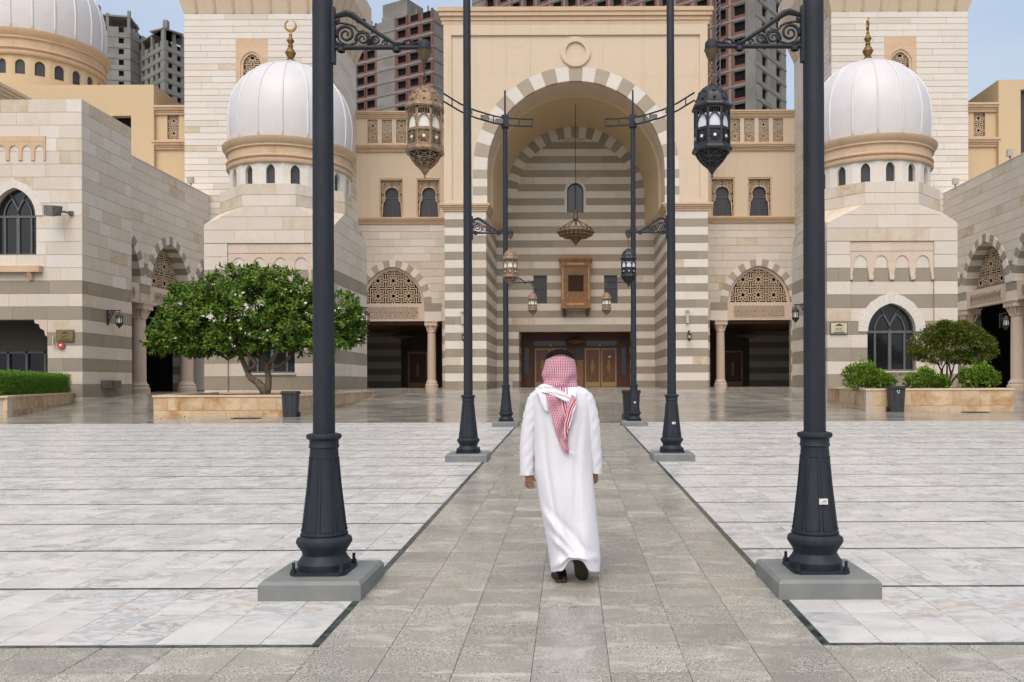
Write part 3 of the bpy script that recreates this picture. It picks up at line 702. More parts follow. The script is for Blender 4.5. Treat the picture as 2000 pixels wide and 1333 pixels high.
# ------------------------------------------------------------------ facade wings
for s in (-1, 1):
    side = 'left' if s < 0 else 'right'
    A = thing('facade_wing', ('facade wing left of the portal with pierced stone arch and two horseshoe windows' if s < 0 else 'facade wing right of the portal with pierced stone arch and two horseshoe windows'), 'building wing', (CX + s * 14, 68.9, 1.24), 'facade wings flanking the entrance portal')
    f = fr(CX, 68.9, s, 0, 0, -1); c0 = 15.32; a0, h0, sp = 2.65, 3.08, 8.33
    zz = [6.83 + .6254 * i for i in range(14)]
    wall(A, f, 10.15, 18.3, zz, [arch(c0, a0, h0, sp, 6.8)], th=.5, matf=lambda i, R: 'stone_weathered' if R.random() < .05 else ('stone_light' if R.random() < .85 else 'stone_white'), blk=1.7, gap=.03, backname='wall')
    voussoirs(A, f, c0, sp, a0 - .02, h0 - .02, 3.28, 3.68, 19, -.5, .03, ('stone_white', 'stone_keystone'))
    for u0, u1 in ((10.15, 11.19), (17.97, 18.3)): wall(A, f, u0, u1, [1.24 + .621 * i for i in range(10)], th=.6, matf=stripes(20), blk=2, gap=.015, backname='lower_pier')
    m = MB(); m.fbox(f, 11.25, 12.66, 7.66, 8.33, -.4, .06); m.build('impost_block', 'stone_dark', A)
    m = MB(); m.fbox(f, 11.25, 12.66, 6.84, 7.65, -.4, .05); m.build('impost_block', 'stone_white', A)
    column(A, CX + s * 12.1, 69.1, 1.24, 6.83, .36)
    relief(A, f, 12.67, 17.97, 6.85, 8.33, -.04, 'plaster_trim' if False else 'pink_stone')
    wf_ = archw(a0 - .25, h0 - .25, sp)
    screen(A, f, lambda u, z: abs(u - c0) < wf_(z) and z < sp + h0 - .25, c0 - 3.22, c0 + 3.22, sp, sp + 3.87, 1.29, .075, -.3)
    m = MB(); pts = archpts(a0, h0, sp, 14); p2 = archpts(a0 - .27, h0 - .27, sp, 14)
    for i in range(len(pts) - 1): m.prism(f, [(c0 + pts[i][0], pts[i][1]), (c0 + pts[i + 1][0], pts[i + 1][1]), (c0 + p2[i + 1][0], p2[i + 1][1]), (c0 + p2[i][0], p2[i][1])], -.36, -.24)
    m.build('screen_border', 'pink_stone', A)
    # interior
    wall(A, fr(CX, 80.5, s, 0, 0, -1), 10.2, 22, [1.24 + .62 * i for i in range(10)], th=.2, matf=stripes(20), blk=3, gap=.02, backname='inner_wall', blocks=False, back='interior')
    for k in range(5): m = MB(); m.fbox(fr(CX, 80.5, s, 0, 0, -1), 17.0, 22, 1.24 + 1.24 * k, 1.86 + 1.24 * k, 0, .03); m.build('stone_band', 'interior' if False else 'stone_dark', A)
    for k in range(5): m = MB(); m.fbox(fr(CX, 80.5, s, 0, 0, -1), 17.0, 22, 1.86 + 1.24 * k, 2.48 + 1.24 * k, 0, .025); m.build('stone_band', 'stone_light', A)
    m = MB(); m.fbox(fr(CX, 80.45, s, 0, 0, -1), 14.25, 16.45, 1.24, 5.0, 0, .12); d_ = m.build('door', 'wood_dark', A)
    m = MB(); ff = fr(CX, 80.45, s, 0, 0, -1)
    for a in ((14.4, 14.55, 1.3, 4.7), (16.15, 16.3, 1.3, 4.7), (14.55, 16.15, 4.55, 4.7), (14.55, 16.15, 1.3, 1.7), (15.25, 15.45, 2.3, 3.6)): m.fbox(ff, *a, .12, .16)
    m.build('door_frame', 'gold_paint', d_, off=A.location)
    m = MB(); m.fbox(f, 10.9, 23, 6.6, 6.8, -12, -.55); m.build('ceiling', 'wood_dark', A)
    m = MB(); m.fbox(f, 10.2, 23, 13.5, 13.7, -4, -.55); m.fbox(f, 10.2, 23, 6.8, 13.5, -4.2, -4.0); m.build('loft_shell', 'void', A)  # near-black shell added so the pierced screens back onto darkness
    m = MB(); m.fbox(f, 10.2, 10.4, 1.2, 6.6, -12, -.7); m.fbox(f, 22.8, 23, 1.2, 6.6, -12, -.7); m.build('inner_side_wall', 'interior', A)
    # mouldings and plaster storey
    m = MB(); cornice(m, f, 10.2, 18.3, 14.97, 15.47, .32); m.build('string_course', 'plaster_trim', A)
    wins = [15.4, 12.3]
    wall_sel(A, f, 10.1, 18.3, [15.47, 15.55, 18.77, 21.0], [rect(c_, 1.02, 15.55, 18.77) for c_ in wins], th=.6, back='plaster', depth=0, blocks=False, backname='upper_wall')
    for c_ in wins:
        def hs(z):    # horseshoe half width
            t = z - 15.6
            if t < 1.3: return .84 - .10 * (t / 1.3)
            if t < 1.55: return .60
            r = .62; q_ = r * r - (z - 17.5) ** 2
            return sqrt(q_) if q_ > 0 else 0
        m = MB()
        for a in ((c_ - 1.02, c_ - .9, 15.55, 18.77), (c_ + .9, c_ + 1.02, 15.55, 18.77), (c_ - .9, c_ + .9, 18.65, 18.77)): m.fbox(f, *a, -.3, -.05)
        wn = m.build('window', 'plaster_trim', A)
        m = MB(); m.fbox(f, c_ - .9, c_ + .9, 15.55, 18.65, -.5, -.45); m.build('pane', 'glass_screen', wn, off=A.location)
        m = MB(); m.fbox(f, c_ - .02, c_ + .02, 15.55, 17.2, -.45, -.4); m.fbox(f, c_ - .7, c_ + .7, 17.15, 17.2, -.45, -.4); m.build('mullion', 'frame_grey', wn, off=A.location)
        m = MB(); lattice(m, f, lambda u, z: abs(u - c_) > hs(z) + .03 and abs(u - c_) < .92, c_ - .9, c_ + .9, 15.7, 18.65, .6, .05, -.3, -.24)
        zc = [15.6 + 2.53 * i / 22 for i in range(23)]
        for sg in (-1, 1):
            for z0, z1 in zip(zc, zc[1:]):
                p0 = (c_ + sg * hs(z0), z0); p1 = (c_ + sg * hs(z1), z1); O_, U_, N_v = f
                a_ = O_ + U_ * p0[0] + N_v * -.26; b2 = O_ + U_ * p1[0] + N_v * -.26; m.bar((a_.x, a_.y, p0[1]), (b2.x, b2.y, p1[1]), .07)
        m.build('lattice_screen', 'screen_stone', wn, off=A.location)
    m = MB(); cornice(m, f, 10.0, 18.3, 20.99, 21.55, .38); m.build('string_course', 'plaster_trim', A)
    pc = [10.95 + 1.2 * i for i in range(6)]
    wall_sel(A, f, 10.1, 18.3, [21.55, 21.75, 23.7, 23.82], [rect(c_, .42, 21.75, 23.7) for c_ in pc], th=.35, back='plaster', depth=0, blocks=False, backname='parapet')
    for c_ in pc:
        m = MB(); lattice(m, f, lambda u, z: True, c_ - .42, c_ + .42, 21.75, 23.7, .85, .05, -.2, -.12); lp = m.build('lattice_panel', 'screen_stone', A)
        m = MB(); m.fbox(f, c_ - .42, c_ + .42, 21.75, 22.6 if int(c_ * 10) % 3 else 23.0, -.34, -.33); m.build('panel_backing', 'plaster', lp, off=A.location)
    m = MB(); cornice(m, f, 10.0, 18.3, 23.82, 24.33, .3); m.fbox(f, 10.0, 18.3, 23.82, 24.33, -.5, -.1); m.build('coping', 'plaster_trim', A)
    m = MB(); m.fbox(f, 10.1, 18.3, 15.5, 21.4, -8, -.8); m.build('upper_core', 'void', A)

# ------------------------------------------------------------------ minarets
for s in (-1, 1):
    A = thing('minaret', ('square minaret shaft of pale ashlar behind the left white dome' if s < 0 else 'square minaret shaft of pale ashlar behind the right white dome'), 'minaret', (CX + s * 23.2, 64, 1.2), 'minarets at the corners of the courtyard')
    f = fr(CX, 59.1, s, 0, 0, -1); u0, u1 = 18.3, 28.1; top = 28.2; c_ = 23.25
    zs = [12.0 + .45 * i for i in range(37)]
    mf = lambda i, R: 'stone_weathered' if R.random() < .04 else ('stone_light' if R.random() < .15 else 'stone_white')
    wall_sel(A, f, u0, u1, zs, [rect(c_, 1.14, 21.45, 26.4)], th=.6, matf=mf, blk=2.6, gap=.03, depth=.04, backname='wall')
    wall(A, fr(CX + s * 18.3, 59.1, 0, 1, -s, 0), .0, 9.8, zs, th=.5, matf=mf, blk=2.6, gap=.03, depth=.04, backname='wall')
    m = MB(); m.fbox(f, u0 + .1, u1 - .05, 1.2, 12.0, -9.7, -.05); m.fbox(f, u0 + .6, u1 - .02, 12.0, top, -9.7, -.7); m.build('shaft_core', 'stone_light', A)
    fi = f; wall(A, fi, c_ - 1.14, c_ + 1.14, [21.45 + .33 * i for i in range(16)], [arch(c_, .62, .8, 24.5, 21.8)], th=.3, depth=0, back='plaster_trim', blocks=False, backname='window_surround')
    m = MB(); p1 = archpts(.88, 1.05, 24.5, 10); p0 = archpts(.80, .97, 24.5, 10)
    for q0, q1, r1, r0 in zip(p1, p1[1:], p0[1:], p0): m.prism(f, [(c_ + q0[0], q0[1]), (c_ + q1[0], q1[1]), (c_ + r1[0], r1[1]), (c_ + r0[0], r0[1])], 0, .06)
    for sg in (-1, 1): m.fbox(f, c_ + sg * .80, c_ + sg * .88, 21.8, 24.5, 0, .06)
    m.build('window_moulding', 'plaster_trim', A)
    wv = archw(.62, .8, 24.5)
    screen(A, f, lambda u, z: abs(u - c_) < wv(z) and z < 25.3, c_ - .62, c_ + .62, 21.8, 25.52, 1.0, .06, -.12)
    m = MB(); m.fbox(f, c_ - .7, c_ + .7, 21.7, 25.6, -.55, -.5); m.build('window_back', 'void', A)
    # flaring gallery
    x0, x1 = sorted((CX + s * u0, CX + s * u1)); m = MB()
    L = [(0, 28.2), (1.05, 31.6), (1.05, 33.4)]
    for o_, z in L: m.v += [(x0 - o_, 59.1 - o_, z), (x1 + o_, 59.1 - o_, z), (x1 + o_, 68.9 + o_, z), (x0 - o_, 68.9 + o_, z)]
    for i in range(2):
        for j in range(4): a = i * 4 + j; b2 = i * 4 + (j + 1) % 4; m.face((a, b2, b2 + 4, a + 4))
    m.face((8, 9, 10, 11)); m.build('gallery', 'plaster', A)
    m = MB()
    for i in range(7):
        x = x0 + .9 + (x1 - x0 - 1.8) * i / 6; m.bar((x, 59.1 - .02, 28.25), (x, 59.1 - 1.05, 31.58), .16, .1)
        y = 60 + 8.0 * i / 6; xs_ = CX + s * u0; m.bar((xs_ - s * .02, y, 28.25), (xs_ - s * 1.05, y, 31.58), .16, .1)
    m.build('gallery_rib', 'plaster_trim', A)

# ------------------------------------------------------------------ domed pavilions
def dome_set(par, cx, cy, k, zb, nrib, drum_n, mats, zd0, zd1, win):
    """k: scale; zb: cornice bottom; drum panels with arched windows between zd0 and zd1"""
    R_ = 2.86 * k; hw = R_ * math.tan(pi / drum_n)
    for j in range(drum_n):
        t = 2 * pi * j / drum_n; n_ = (sin(t), -cos(t)); f = fr(cx + n_[0] * R_, cy + n_[1] * R_, cos(t), sin(t), n_[0], n_[1])
        wz0, wsp, wa, wh = win
        zz = sorted({zd0, wz0, zd1} | {wsp + (wh + .06) * i / 3 for i in range(4)}); wall(par, f, -hw, hw, zz, [arch(0, wa, wh, wsp, wz0)], th=.25, depth=0, back=mats[0], blocks=False, backname='drum_panel')
        if n_[1] < .4:
            m = MB(); m.prism(f, [(-wa, wz0)] + archpts(wa, wh, wsp, 6) + [(wa, wz0)], -.2, -.16); m.build('window', 'glass_screen', par)
    m = MB(); m.lathe([(R_ - .27, zd0), (R_ - .27, zd1)], (cx, cy, 0), 32); m.build('drum_core', 'void', par)
    pr = [(2.78, -.12), (2.98, -.08), (3.02, -.02), (3.02, .08), (2.93, .12), (2.93, .17), (3.03, .22), (3.03, .30), (2.95, .34), (2.96, .66), (3.05, .70), (3.05, .78), (3.10, .84), (3.20, .98), (3.22, 1.10), (2.95, 1.13), (2.8, 1.13)]
    m = MB(); m.lathe([(r * k, zb + z * k) for r, z in pr], (cx, cy, 0), 64); m.build('dome_cornice', 'plaster_trim', par, smooth=True)
    base = [(q_ * (.943 if i_ < 11 else .97), w_ * .965) for i_, (q_, w_) in enumerate([(3.05, 0), (3.12, .35), (3.15, .8), (3.16, 1.25), (3.14, 1.65), (3.05, 2.2), (2.92, 2.65), (2.72, 3.05), (2.45, 3.45), (2.12, 3.8), (1.75, 4.08), (1.35, 4.28), (.9, 4.46), (.55, 4.58), (.32, 4.7), (.2, 4.82)])]
    m = MB(); zc = zb + 1.1 * k; m.lathe([(r * k, zc + z * k) for r, z in base], (cx, cy, 0), 64); m.build('dome', 'dome_white', par, smooth='all')
    rib = None
    for j in range(nrib):
        t = 2 * pi * (j + .5) / nrib
        m = MB(); m.tube([(cx + (r * k + .005) * sin(t), cy - (r * k + .005) * cos(t), zc + z * k) for r, z in base], [.05 * k] * 12 + [.04 * k, .03 * k, .02 * k, .02 * k], 6); m.build('dome_rib', 'dome_rib', par, smooth='all')
    return zc + 4.65 * k
for s in (-1, 1):
    cx, cy = CX + s * 14.55, 41.55
    A = thing('domed_pavilion', ('striped stone pavilion with a white ribbed dome behind the flowering tree' if s < 0 else 'striped stone pavilion with a white ribbed dome and arched window behind the red-tinged tree'), 'pavilion', (cx, cy, .9), 'domed pavilions either side of the courtyard')
    f = fr(cx, 38.5, 1, 0, 0, -1); zs = [.6] + [1.37 + .622 * k for k in range(13)] + [9.45, 9.95, 10.48, 11.0]
    def hw(z): return 3.05 if z <= 9.07 else (3.05 - (z - 9.07) / .88 * 1.79 if z < 9.95 else 1.26)
    def mf(i, R):
        k = i - 1
        if 0 <= k <= 8 and k % 2 == 0: return 'stone_dark'
        return 'stone_weathered' if R.random() < (.35 if k > 9 else .15) else 'stone_light'
    wall_sel(A, f, lambda z: -hw(z), lambda z: hw(z), sorted(set(zs + [8.22])), [rect(0, 1.96, 0, 8.22)], th=.4, matf=lambda i, R: mf(i if i <= 12 else i - 1, R), blk=1.5, gap=.018, backname='front_wall')
    fi = fr(cx, 38.6, 1, 0, 0, -1)
    wall(A, fi, -1.96, 1.96, [z for z in zs if z < 8.0] + [8.22], [arch(0, 1.136, 1.34, 4.0, 2.15)], th=.35, matf=mf, blk=1.4, gap=.018, backname='inner_front_wall')
    voussoirs(A, fi, 0, 4.0, 1.12, 1.32, 1.6, 1.8, 19, -.35, .04, ('stone_white', 'stone_white'), gap=.006)
    m = MB(); m.fbox(fi, -1.2, 1.2, 2.08, 2.15, -.3, .08); m.build('window_sill', 'stone_light', A)
    window_grid(A, fi, 0, 1.12, 1.32, 4.0, 2.15, -.28, 'glass_dark')
    # scalloped panel
    def mkop(c_):
        wv = lambda z: (.30 if z >= 7.1 else .30 + (7.1 - z) / .6 * .12) if z <= 7.2 else sqrt(max(0, .3 ** 2 - ((z - 7.2) * .3 / .36) ** 2))
        return Op(c_, wv, 6.5, 7.56, True)
    wall_sel(A, fr(cx, 38.56, 1, 0, 0, -1), -1.96, 1.96, [6.5, 6.7, 6.9, 7.2, 7.4, 7.74], [mkop(c_) for c_ in (-1.46, -.49, .49, 1.46)], th=.035, back='pink_stone', depth=0, blocks=False, backname='scalloped_panel')
    wall(A, fr(cx, 38.56, 1, 0, 0, -1), -1.96, 1.96, [7.76, 8.21], th=.03, matf=lambda i, R: 'pink_stone', blk=.98, gap=.012, depth=.02, jit=False, backname='panel_band', nm='panel_stone')
    for c_ in (-.975, 0, .975, 1.9, -1.9):
        m = MB(); m.prism(fr(cx, 38.56, 1, 0, 0, -1), [(c_ - .09, 6.42), (c_ + .09, 6.42), (c_ + .13, 6.62), (c_ - .13, 6.62)] if abs(c_) < 1.5 else [(c_ - .05, 6.42), (c_ + .05, 6.42), (c_ + .06, 6.62), (c_ - .06, 6.62)], -.03, .05); m.build('pendant', 'pink_stone', A)
    # inward side wall, plain outer and rear
    fs = fr(cx - s * 3.052, 38.5, 0, 1, -s, 0)
    wall(A, fs, lambda z: 3.05 - hw(z), lambda z: 3.05 + hw(z), zs, th=.4, matf=mf, blk=1.5, gap=.018, backname='side_wall')
    wall(A, fr(cx + s * 3.052, 38.5, 0, 1, s, 0), lambda z: 3.05 - hw(z), lambda z: 3.05 + hw(z), zs, th=.4, depth=0, back='stone_light', blocks=False, backname='outer_wall')
    wall(A, fr(cx, 44.6, 1, 0, 0, 1), lambda z: -hw(z), lambda z: hw(z), zs, th=.4, depth=0, back='stone_light', blocks=False, backname='rear_wall')
    for i in (-1, 1):
        for j in (-1, 1):
            m = MB(); m.add([(cx + i * 3.04, cy + j * 3.04, 9.07), (cx + i * 1.26, cy + j * 3.04, 9.95), (cx + i * 3.04, cy + j * 1.26, 9.95)], [(0, 1, 2)]); m.build('corner_slope', 'stone_weathered', A)  # warmer weathered stone paints in the orange light on these upward facets
            q_ = (3.05 + 1.26) / 2; r2 = sqrt(.5); f8 = fr(cx + i * q_, cy + j * q_, -j * r2 if i * j else 0, i * r2, i * r2, j * r2)
            wall(A, f8, -1.265, 1.265, [9.95, 10.48, 11.0], th=.3, matf=lambda i_, R: 'stone_weathered' if R.random() < .5 else 'stone_light', blk=1.3, gap=.018, backname='octagon_wall')
    m = MB(); m.lathe([(3.25, 0), (.1, .02)], (cx, cy, 10.97), 8, ph=pi / 8); m.build('octagon_roof', 'stone_light', A)
    top = dome_set(A, cx, cy, 1.0, 12.14, 16, 16, ('stone_white',), 11.0, 12.15, (11.06, 11.66, .21, .32))
    m = MB(); m.lathe([(.2, -.1), (.22, .05), (.12, .16), (.16, .2), (.27, .42), (.16, .62), (.1, .7), (.14, .76), (.08, .86), (.19, 1.04), (.1, 1.2), (.06, 1.28), (.08, 1.34), (.05, 1.42), (.035, 1.5), (.0, 1.5)], (cx, cy, top), 20)
    fin = m.build('finial', 'gold', A, smooth=True)
    m = MB(); ang = 0 if s < 0 else radians(80); fc = fr(cx, cy, cos(ang), sin(ang), sin(ang), -cos(ang), top + 1.78); n = 24; po = []; pi_ = []
    for i in range(n + 1):
        a = -pi / 2 + (i / n - .5) * 2 * radians(150); po.append((.31 * cos(a), .31 * sin(a))); a2 = -pi / 2 + (i / n - .5) * 2 * radians(157); pi_.append((.235 * cos(a2), .055 + .235 * sin(a2)))
    for i in range(n): m.prism(fc, [po[i], po[i + 1], pi_[i + 1], pi_[i]], -.035, .035)
    m.build('crescent', 'gold', fin, off=A.location)

# ------------------------------------------------------------------ arcade wings
for s in (-1, 1):
    A = thing('arcade_wing', ('left arcade wing with striped pointed arches, pierced screens and a taller end block' if s < 0 else 'right arcade wing with striped pointed arches and pierced screens'), 'arcade', (CX + s * 26.33, 50, 1.05), 'arcades along both sides of the courtyard')
    X = CX + s * 26.33; f = fr(X, 44.77, 0, 1, -s, 0); cs = [2.23, 8.53, 14.83]; sp, a0, h0 = 7.69, 2.55, 3.0; U1 = 14.3
    lo = 0.0 if s < 0 else -4.0
    if s > 0: cs = [-4.07] + cs
    zs = [6.55 + .6107 * i for i in range(15)]
    wall(A, f, lo, U1, zs, [arch(c_, a0, h0, sp, 6.5) for c_ in cs], th=.8, matf=lambda i, R: 'stone_dark' if i in (1, 3) else ('stone_weathered' if R.random() < .08 else ('stone_white' if i < 4 else 'stone_light')), blk=1.7, gap=.02, backname='wall')
    m = MB(); m.fbox(f, lo, U1, 15.1, 15.16, -.8, .02); m.build('coping', 'stone_light', A)
    for c_ in cs:
        voussoirs(A, f, c_, sp, a0 - .02, h0 - .02, 3.08, 3.5, 19, -.8, .06, ('stone_dark', 'stone_white'))
        if c_ > 12: continue
        relief(A, f, c_ - a0, c_ + a0, 6.55, 7.69, -.04)
        wv = archw(a0 - .1, h0 - .1, sp); screen(A, f, lambda u, z, c_=c_: abs(u - c_) < wv(z) and z < sp + h0 - .1, c_ - 2.7, c_ + 2.7, sp, sp + 3.3, 1.25, .06, -.72)
    if True:
        relief(A, f, 12.28, U1, 6.55, 7.69, -.04); wv = archw(a0 - .1, h0 - .1, sp)
        screen(A, f, lambda u, z: abs(u - 14.83) < wv(z) and u < U1 and z < sp + h0 - .1, 12.13, 14.6, sp, sp + 3.3, 1.25, .06, -.72)
    for u in ((5.38, 11.68) if s < 0 else (-.92, 5.38, 11.68)): column(A, X + s * .42, 44.77 + u, GZ(44.77 + u), 6.55, .42)
    e0 = lo if s < 0 else lo - 5
    m = MB(); m.fbox(f, e0, U1 + 4, 11.3, 11.5, -6, -.82); m.build('arcade_ceiling', 'wood_dark', A)
    m = MB(); m.fbox(f, e0, 18.5, .9, 11.4, -6.3, -6.0); m.build('arcade_back_wall', 'void', A)  # near-black colour paints in the shaded depth of the arcade
    m = MB(); m.fbox(f, e0, e0 + .2, .9, 11.3, -6, -.85); m.fbox(f, 18.3, 18.5, .9, 11.3, -6, -.85); m.build('arcade_end_wall', 'void', A)  # black closures added at both ends to keep sky light out
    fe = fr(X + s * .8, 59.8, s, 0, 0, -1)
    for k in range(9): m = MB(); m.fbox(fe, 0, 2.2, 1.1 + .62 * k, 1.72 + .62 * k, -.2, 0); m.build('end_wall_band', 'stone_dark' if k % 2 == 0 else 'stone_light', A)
    m = MB(); m.fbox(fe, 0, 2.2, 6.68, 11.2, -.2, 0); m.fbox(fe, 2.2, 5.3, .9, 11.2, -.2, 0); m.build('end_wall', 'void', A)  # near-black sheets stand in for shade beyond the striped bands
    m = MB(); m.fbox(f, e0, U1, 15.0, 15.1, -6.3, -.8); m.build('roof', 'stone_light', A)
    if s < 0:
        zs = [.55, 1.025] + [1.025 + .633 * i for i in range(1, 24)]
        def mf(i, R):
            k = i - 1
            if 0 <= k <= 8 and k % 2 == 0: return 'stone_dark'
            return 'stone_weathered' if R.random() < (.5 if k == 22 else .08) else ('stone_white' if R.random() < .3 else 'stone_light')
        ff = fr(-23.8, 40.25, -1, 0, 0, -1)
        wall_sel(A, ff, 0, 12, zs, [rect(5.2, 3.5, 0, 4.823), arch(3.28, 1.05, 1.37, 9.9, 8.0)], th=.5, matf=mf, blk=1.55, gap=.018, backname='block_front')
        wall(A, fr(-23.792, 40.25, 0, 1, 1, 0), .0, 4.55, zs, th=.5, matf=mf, blk=1.35, gap=.018, backname='block_side')
        m = MB(); m.box(-35.8, -24.3, 40.8, 44.7, 15.45, 15.56); m.build('block_roof', 'stone_light', A)
        m = MB(); m.box(-35.8, -24.32, 44.3, 44.75, 5.0, 15.5); m.build('block_rear', 'stone_light', A)
        window_grid(A, ff, 3.28, 1.05, 1.37, 9.9, 8.0, -.28)
        voussoirs(A, ff, 3.28, 9.9, 1.04, 1.36, 1.4, 1.75, 15, -.3, .05, ('stone_white', 'stone_white'), gap=.004)
        m = MB(); m.fbox(ff, 1.9, 5, 7.12, 7.42, 0, .3); m.build('stone_ledge', 'plaster_trim', A)
        for u in (2.45, 4.2): m = MB(); m.prism(fr(-23.8 - u, 40.25, 0, -1, 1, 0), [(0, 6.75), (.1, 6.75), (.28, 7.12), (0, 7.12)], -.1, .1); m.build('ledge_bracket', 'plaster_trim', A)
        fp = fr(-23.8, 40.2, -1, 0, 0, -1)
        def mk2(c_): return Op(c_, lambda z: .22 if z <= 13.05 else sqrt(max(0, .22 ** 2 - ((z - 13.05) * .22 / .27) ** 2)), 12.4, 13.32, True)
        wall_sel(A, fp, 1.74, 5.0, [12.6, 12.85, 13.05, 13.2, 13.34, 13.5], [mk2(2.05 + .62 * i) for i in range(5)], th=.05, depth=0, back='plaster_trim', blocks=False, backname='scalloped_panel')
        wall(A, fp, 1.74, 5.0, [13.5, 13.78], th=.05, matf=lambda i, R: 'plaster_trim', blk=.62, gap=.012, depth=.02, jit=False, backname='panel_band', nm='panel_stone')
        # doorway with corbel, glazed screen behind
        m = MB(); m.prism(ff, [(1.7, 4.82), (2.35, 4.82), (2.3, 4.65), (2.1, 4.6), (2.05, 4.4), (1.85, 4.3), (1.8, 4.05), (1.7, 4.0)], -.5, .02); m.build('doorway_corbel', 'pink_stone', A)
        fd = fr(-23.8, 42.4, -1, 0, 0, -1); m = MB()
        for u in (1.2, 2.15, 3.1, 4.05, 5.0, 5.95): m.fbox(fd, u, u + .12, .8, 3.35, -.05, .05)
        for z in (.85, 3.25): m.fbox(fd, 1.0, 8, z, z + .1, -.05, .05)
        dn = m.build('glazed_screen', 'frame_grey', A); m = MB(); m.fbox(fd, 1.0, 8, .85, 3.3, -.08, -.06); m.build('pane', 'glass_dark', dn, off=A.location)
        m = MB(); m.fbox(fd, .6, 11.8, 3.35, 6, -.3, -.05); m.fbox(fd, .6, 11.8, 4.9, 5.0, -.3, 1.6); m.fbox(fd, 8.1, 11.8, .8, 3.35, -.3, -.05); m.build('doorway_back', 'interior', A)
        m = MB(); m.fbox(fd, .6, 11.8, .8, 3.3, -1.5, -1.4); m.build('inner_wall', 'void', A)

# ------------------------------------------------------------------ halls beyond the arcades
for s in (-1, 1):
    A = thing('side_hall', ('plain beige hall behind the left arcade, carrying a large white dome' if s < 0 else 'plain beige hall behind the right arcade with a dark window'), 'hall', (CX + s * 40, 65, 1.2), 'beige halls behind the arcades')
    f = fr(CX, 60.0, s, 0, 0, -1); top = 23.45
    if s < 0: m = MB(); m.fbox(f, 30.75, 70, 1.2, 20.2, -20, 0); m.fbox(f, 30.75, 32.4, 20.2, top, -20, 0); m.fbox(f, 33.8, 70, 20.2, top, -20, 0); m.fbox(f, 32.4, 33.8, 21.2, top, -20, 0); m.fbox(f, 32.4, 33.8, 20.2, 21.2, -20, -.6)
    else: m = MB(); m.fbox(f, 30.75, 32.35, 1.2, top + .15, -20, 0); m.fbox(f, 34.5, 70, 1.2, top + .15, -20, 0); m.fbox(f, 32.35, 34.5, 1.2, 18.2, -20, 0); m.fbox(f, 32.35, 34.5, 22.9, top + .15, -20, 0); m.fbox(f, 32.35, 34.5, 18.2, 22.9, -20, -.5)
    m.build('wall', 'plaster_yellow', A)
    if s < 0: m = MB(); m.fbox(f, 32.4, 33.8, 20.2, 21.2, -.59, -.55); m.build('window', 'void', A)
    else: m = MB(); m.fbox(f, 32.35, 34.5, 18.2, 22.9, -.49, -.42); m.build('window', 'glass_screen', A)
    f2 = fr(CX, 60.35, s, 0, 0, -1); c_ = 29.52
    wall_sel(A, f2, 27.0, 30.74, [1.2, 19.6, 21.4, 21.9], [rect(c_, .42, 19.6, 21.4)], th=.4, depth=0, back='plaster_yellow', blocks=False, backname='parapet_wall')
    m = MB(); cornice(m, f2, 27, 30.8, 21.35, 21.95, .4, ret=0); m.build('parapet_cornice', 'plaster_trim', A)
    m = MB(); cornice(m, f2, 27, 30.9, 18.8, 19.4, .42, ret=0); m.build('parapet_cornice', 'plaster_trim', A)
    m = MB(); lattice(m, f2, lambda u, z: True, c_ - .42, c_ + .42, 19.6, 21.4, .85, .05, -.2, -.12); m.build('lattice_panel', 'screen_stone', A)
    m = MB(); m.fbox(f2, c_ - .5, c_ + .5, 19.5, 21.4, -.5, -.42); m.build('panel_backing', 'void', A)
    if s < 0:
        m = MB(); m.lathe([(5.15, 23.4), (5.15, 26.9), (4.95, 26.95)], (-46.2, 72, 0), 48); m.build('drum_base', 'plaster_yellow', A, smooth=True)
        dome_set(A, -46.2, 72, 1.70, 28.75, 20, 22, ('plaster_yellow',), 26.85, 28.85, (27.05, 27.85, .36, .42))
        m = MB(); m.box(-62, -37.9, 52.0, 57.0, 15.2, 20.9)
        for i in range(4): o_ = .12 + .12 * i; m.box(-62, -37.9 + o_, 52 - o_, 57 + o_, 20.7 + .22 * i, 20.92 + .22 * i)
        m.build('lower_block', 'plaster', A)
# ------------------------------------------------------------------ unfinished tower blocks
def block_face(A, p, q, zt, storey, cols, hw_, sill, z0, brick, zcut=None):
    p = V(*p, 0); q = V(*q, 0); U = (q - p); L = U.length; U.normalize(); N = V(U.y, -U.x, 0)
    f = (p, U, N); n = int((zt - z0) / storey)
    zz = []; 
    for i in range(n): zz += [zt - (n - i) * storey, zt - (n - i) * storey + sill]
    zz.append(zt)
    wm = MB(); m2 = MB()
    wall_sel(A, f, 0, L, zz, [rect(c_, hw_, zz[2 * i + 1], zz[2 * i + 2]) for i in range(n) for c_ in cols], th=.6, depth=0, back='concrete', blocks=False, backname='wall')
    me = None
    m = MB(); m.fbox((V(0, 0, 0), U, N), -hw_, hw_, 0, storey - sill, -.62, -.55); me = bpy.data.meshes.new('window'); me.from_pydata(m.v, [], m.f); me.materials.append(M['void'])  # near-black panel paints the shaded inside of each open bay
    for i in range(n):
        for c_ in cols:
            o = bpy.data.objects.new('window', me); COL.objects.link(o); o.parent = A; o.location = p + U * c_ + V(0, 0, zz[2 * i + 1]) - A.location
        m = MB(); m.fbox(f, 0, L, zz[2 * i] + .25, zz[2 * i] + .7, 0, .12); m.build('floor_slab', 'concrete', A)
    if brick:
        for i in range(n):
            for c_ in cols:
                def bi(m, k, c_=c_, i=i):
                    for sg in (-1, 1): m.fbox(f, c_ + sg * (hw_ + .02), c_ + sg * (hw_ + .62), zz[2 * i] + .72, zz[2 * i + 2] + .2, -.1, .06, k)
                    m.fbox(f, c_ - hw_ - .03, c_ + hw_ + .03, zz[2 * i] + .71, zz[2 * i + 1] + .01, -.2, .05, k)
                part_or_stuff(A, 'brick_infill', bi, 'brick_red')
    return f, L
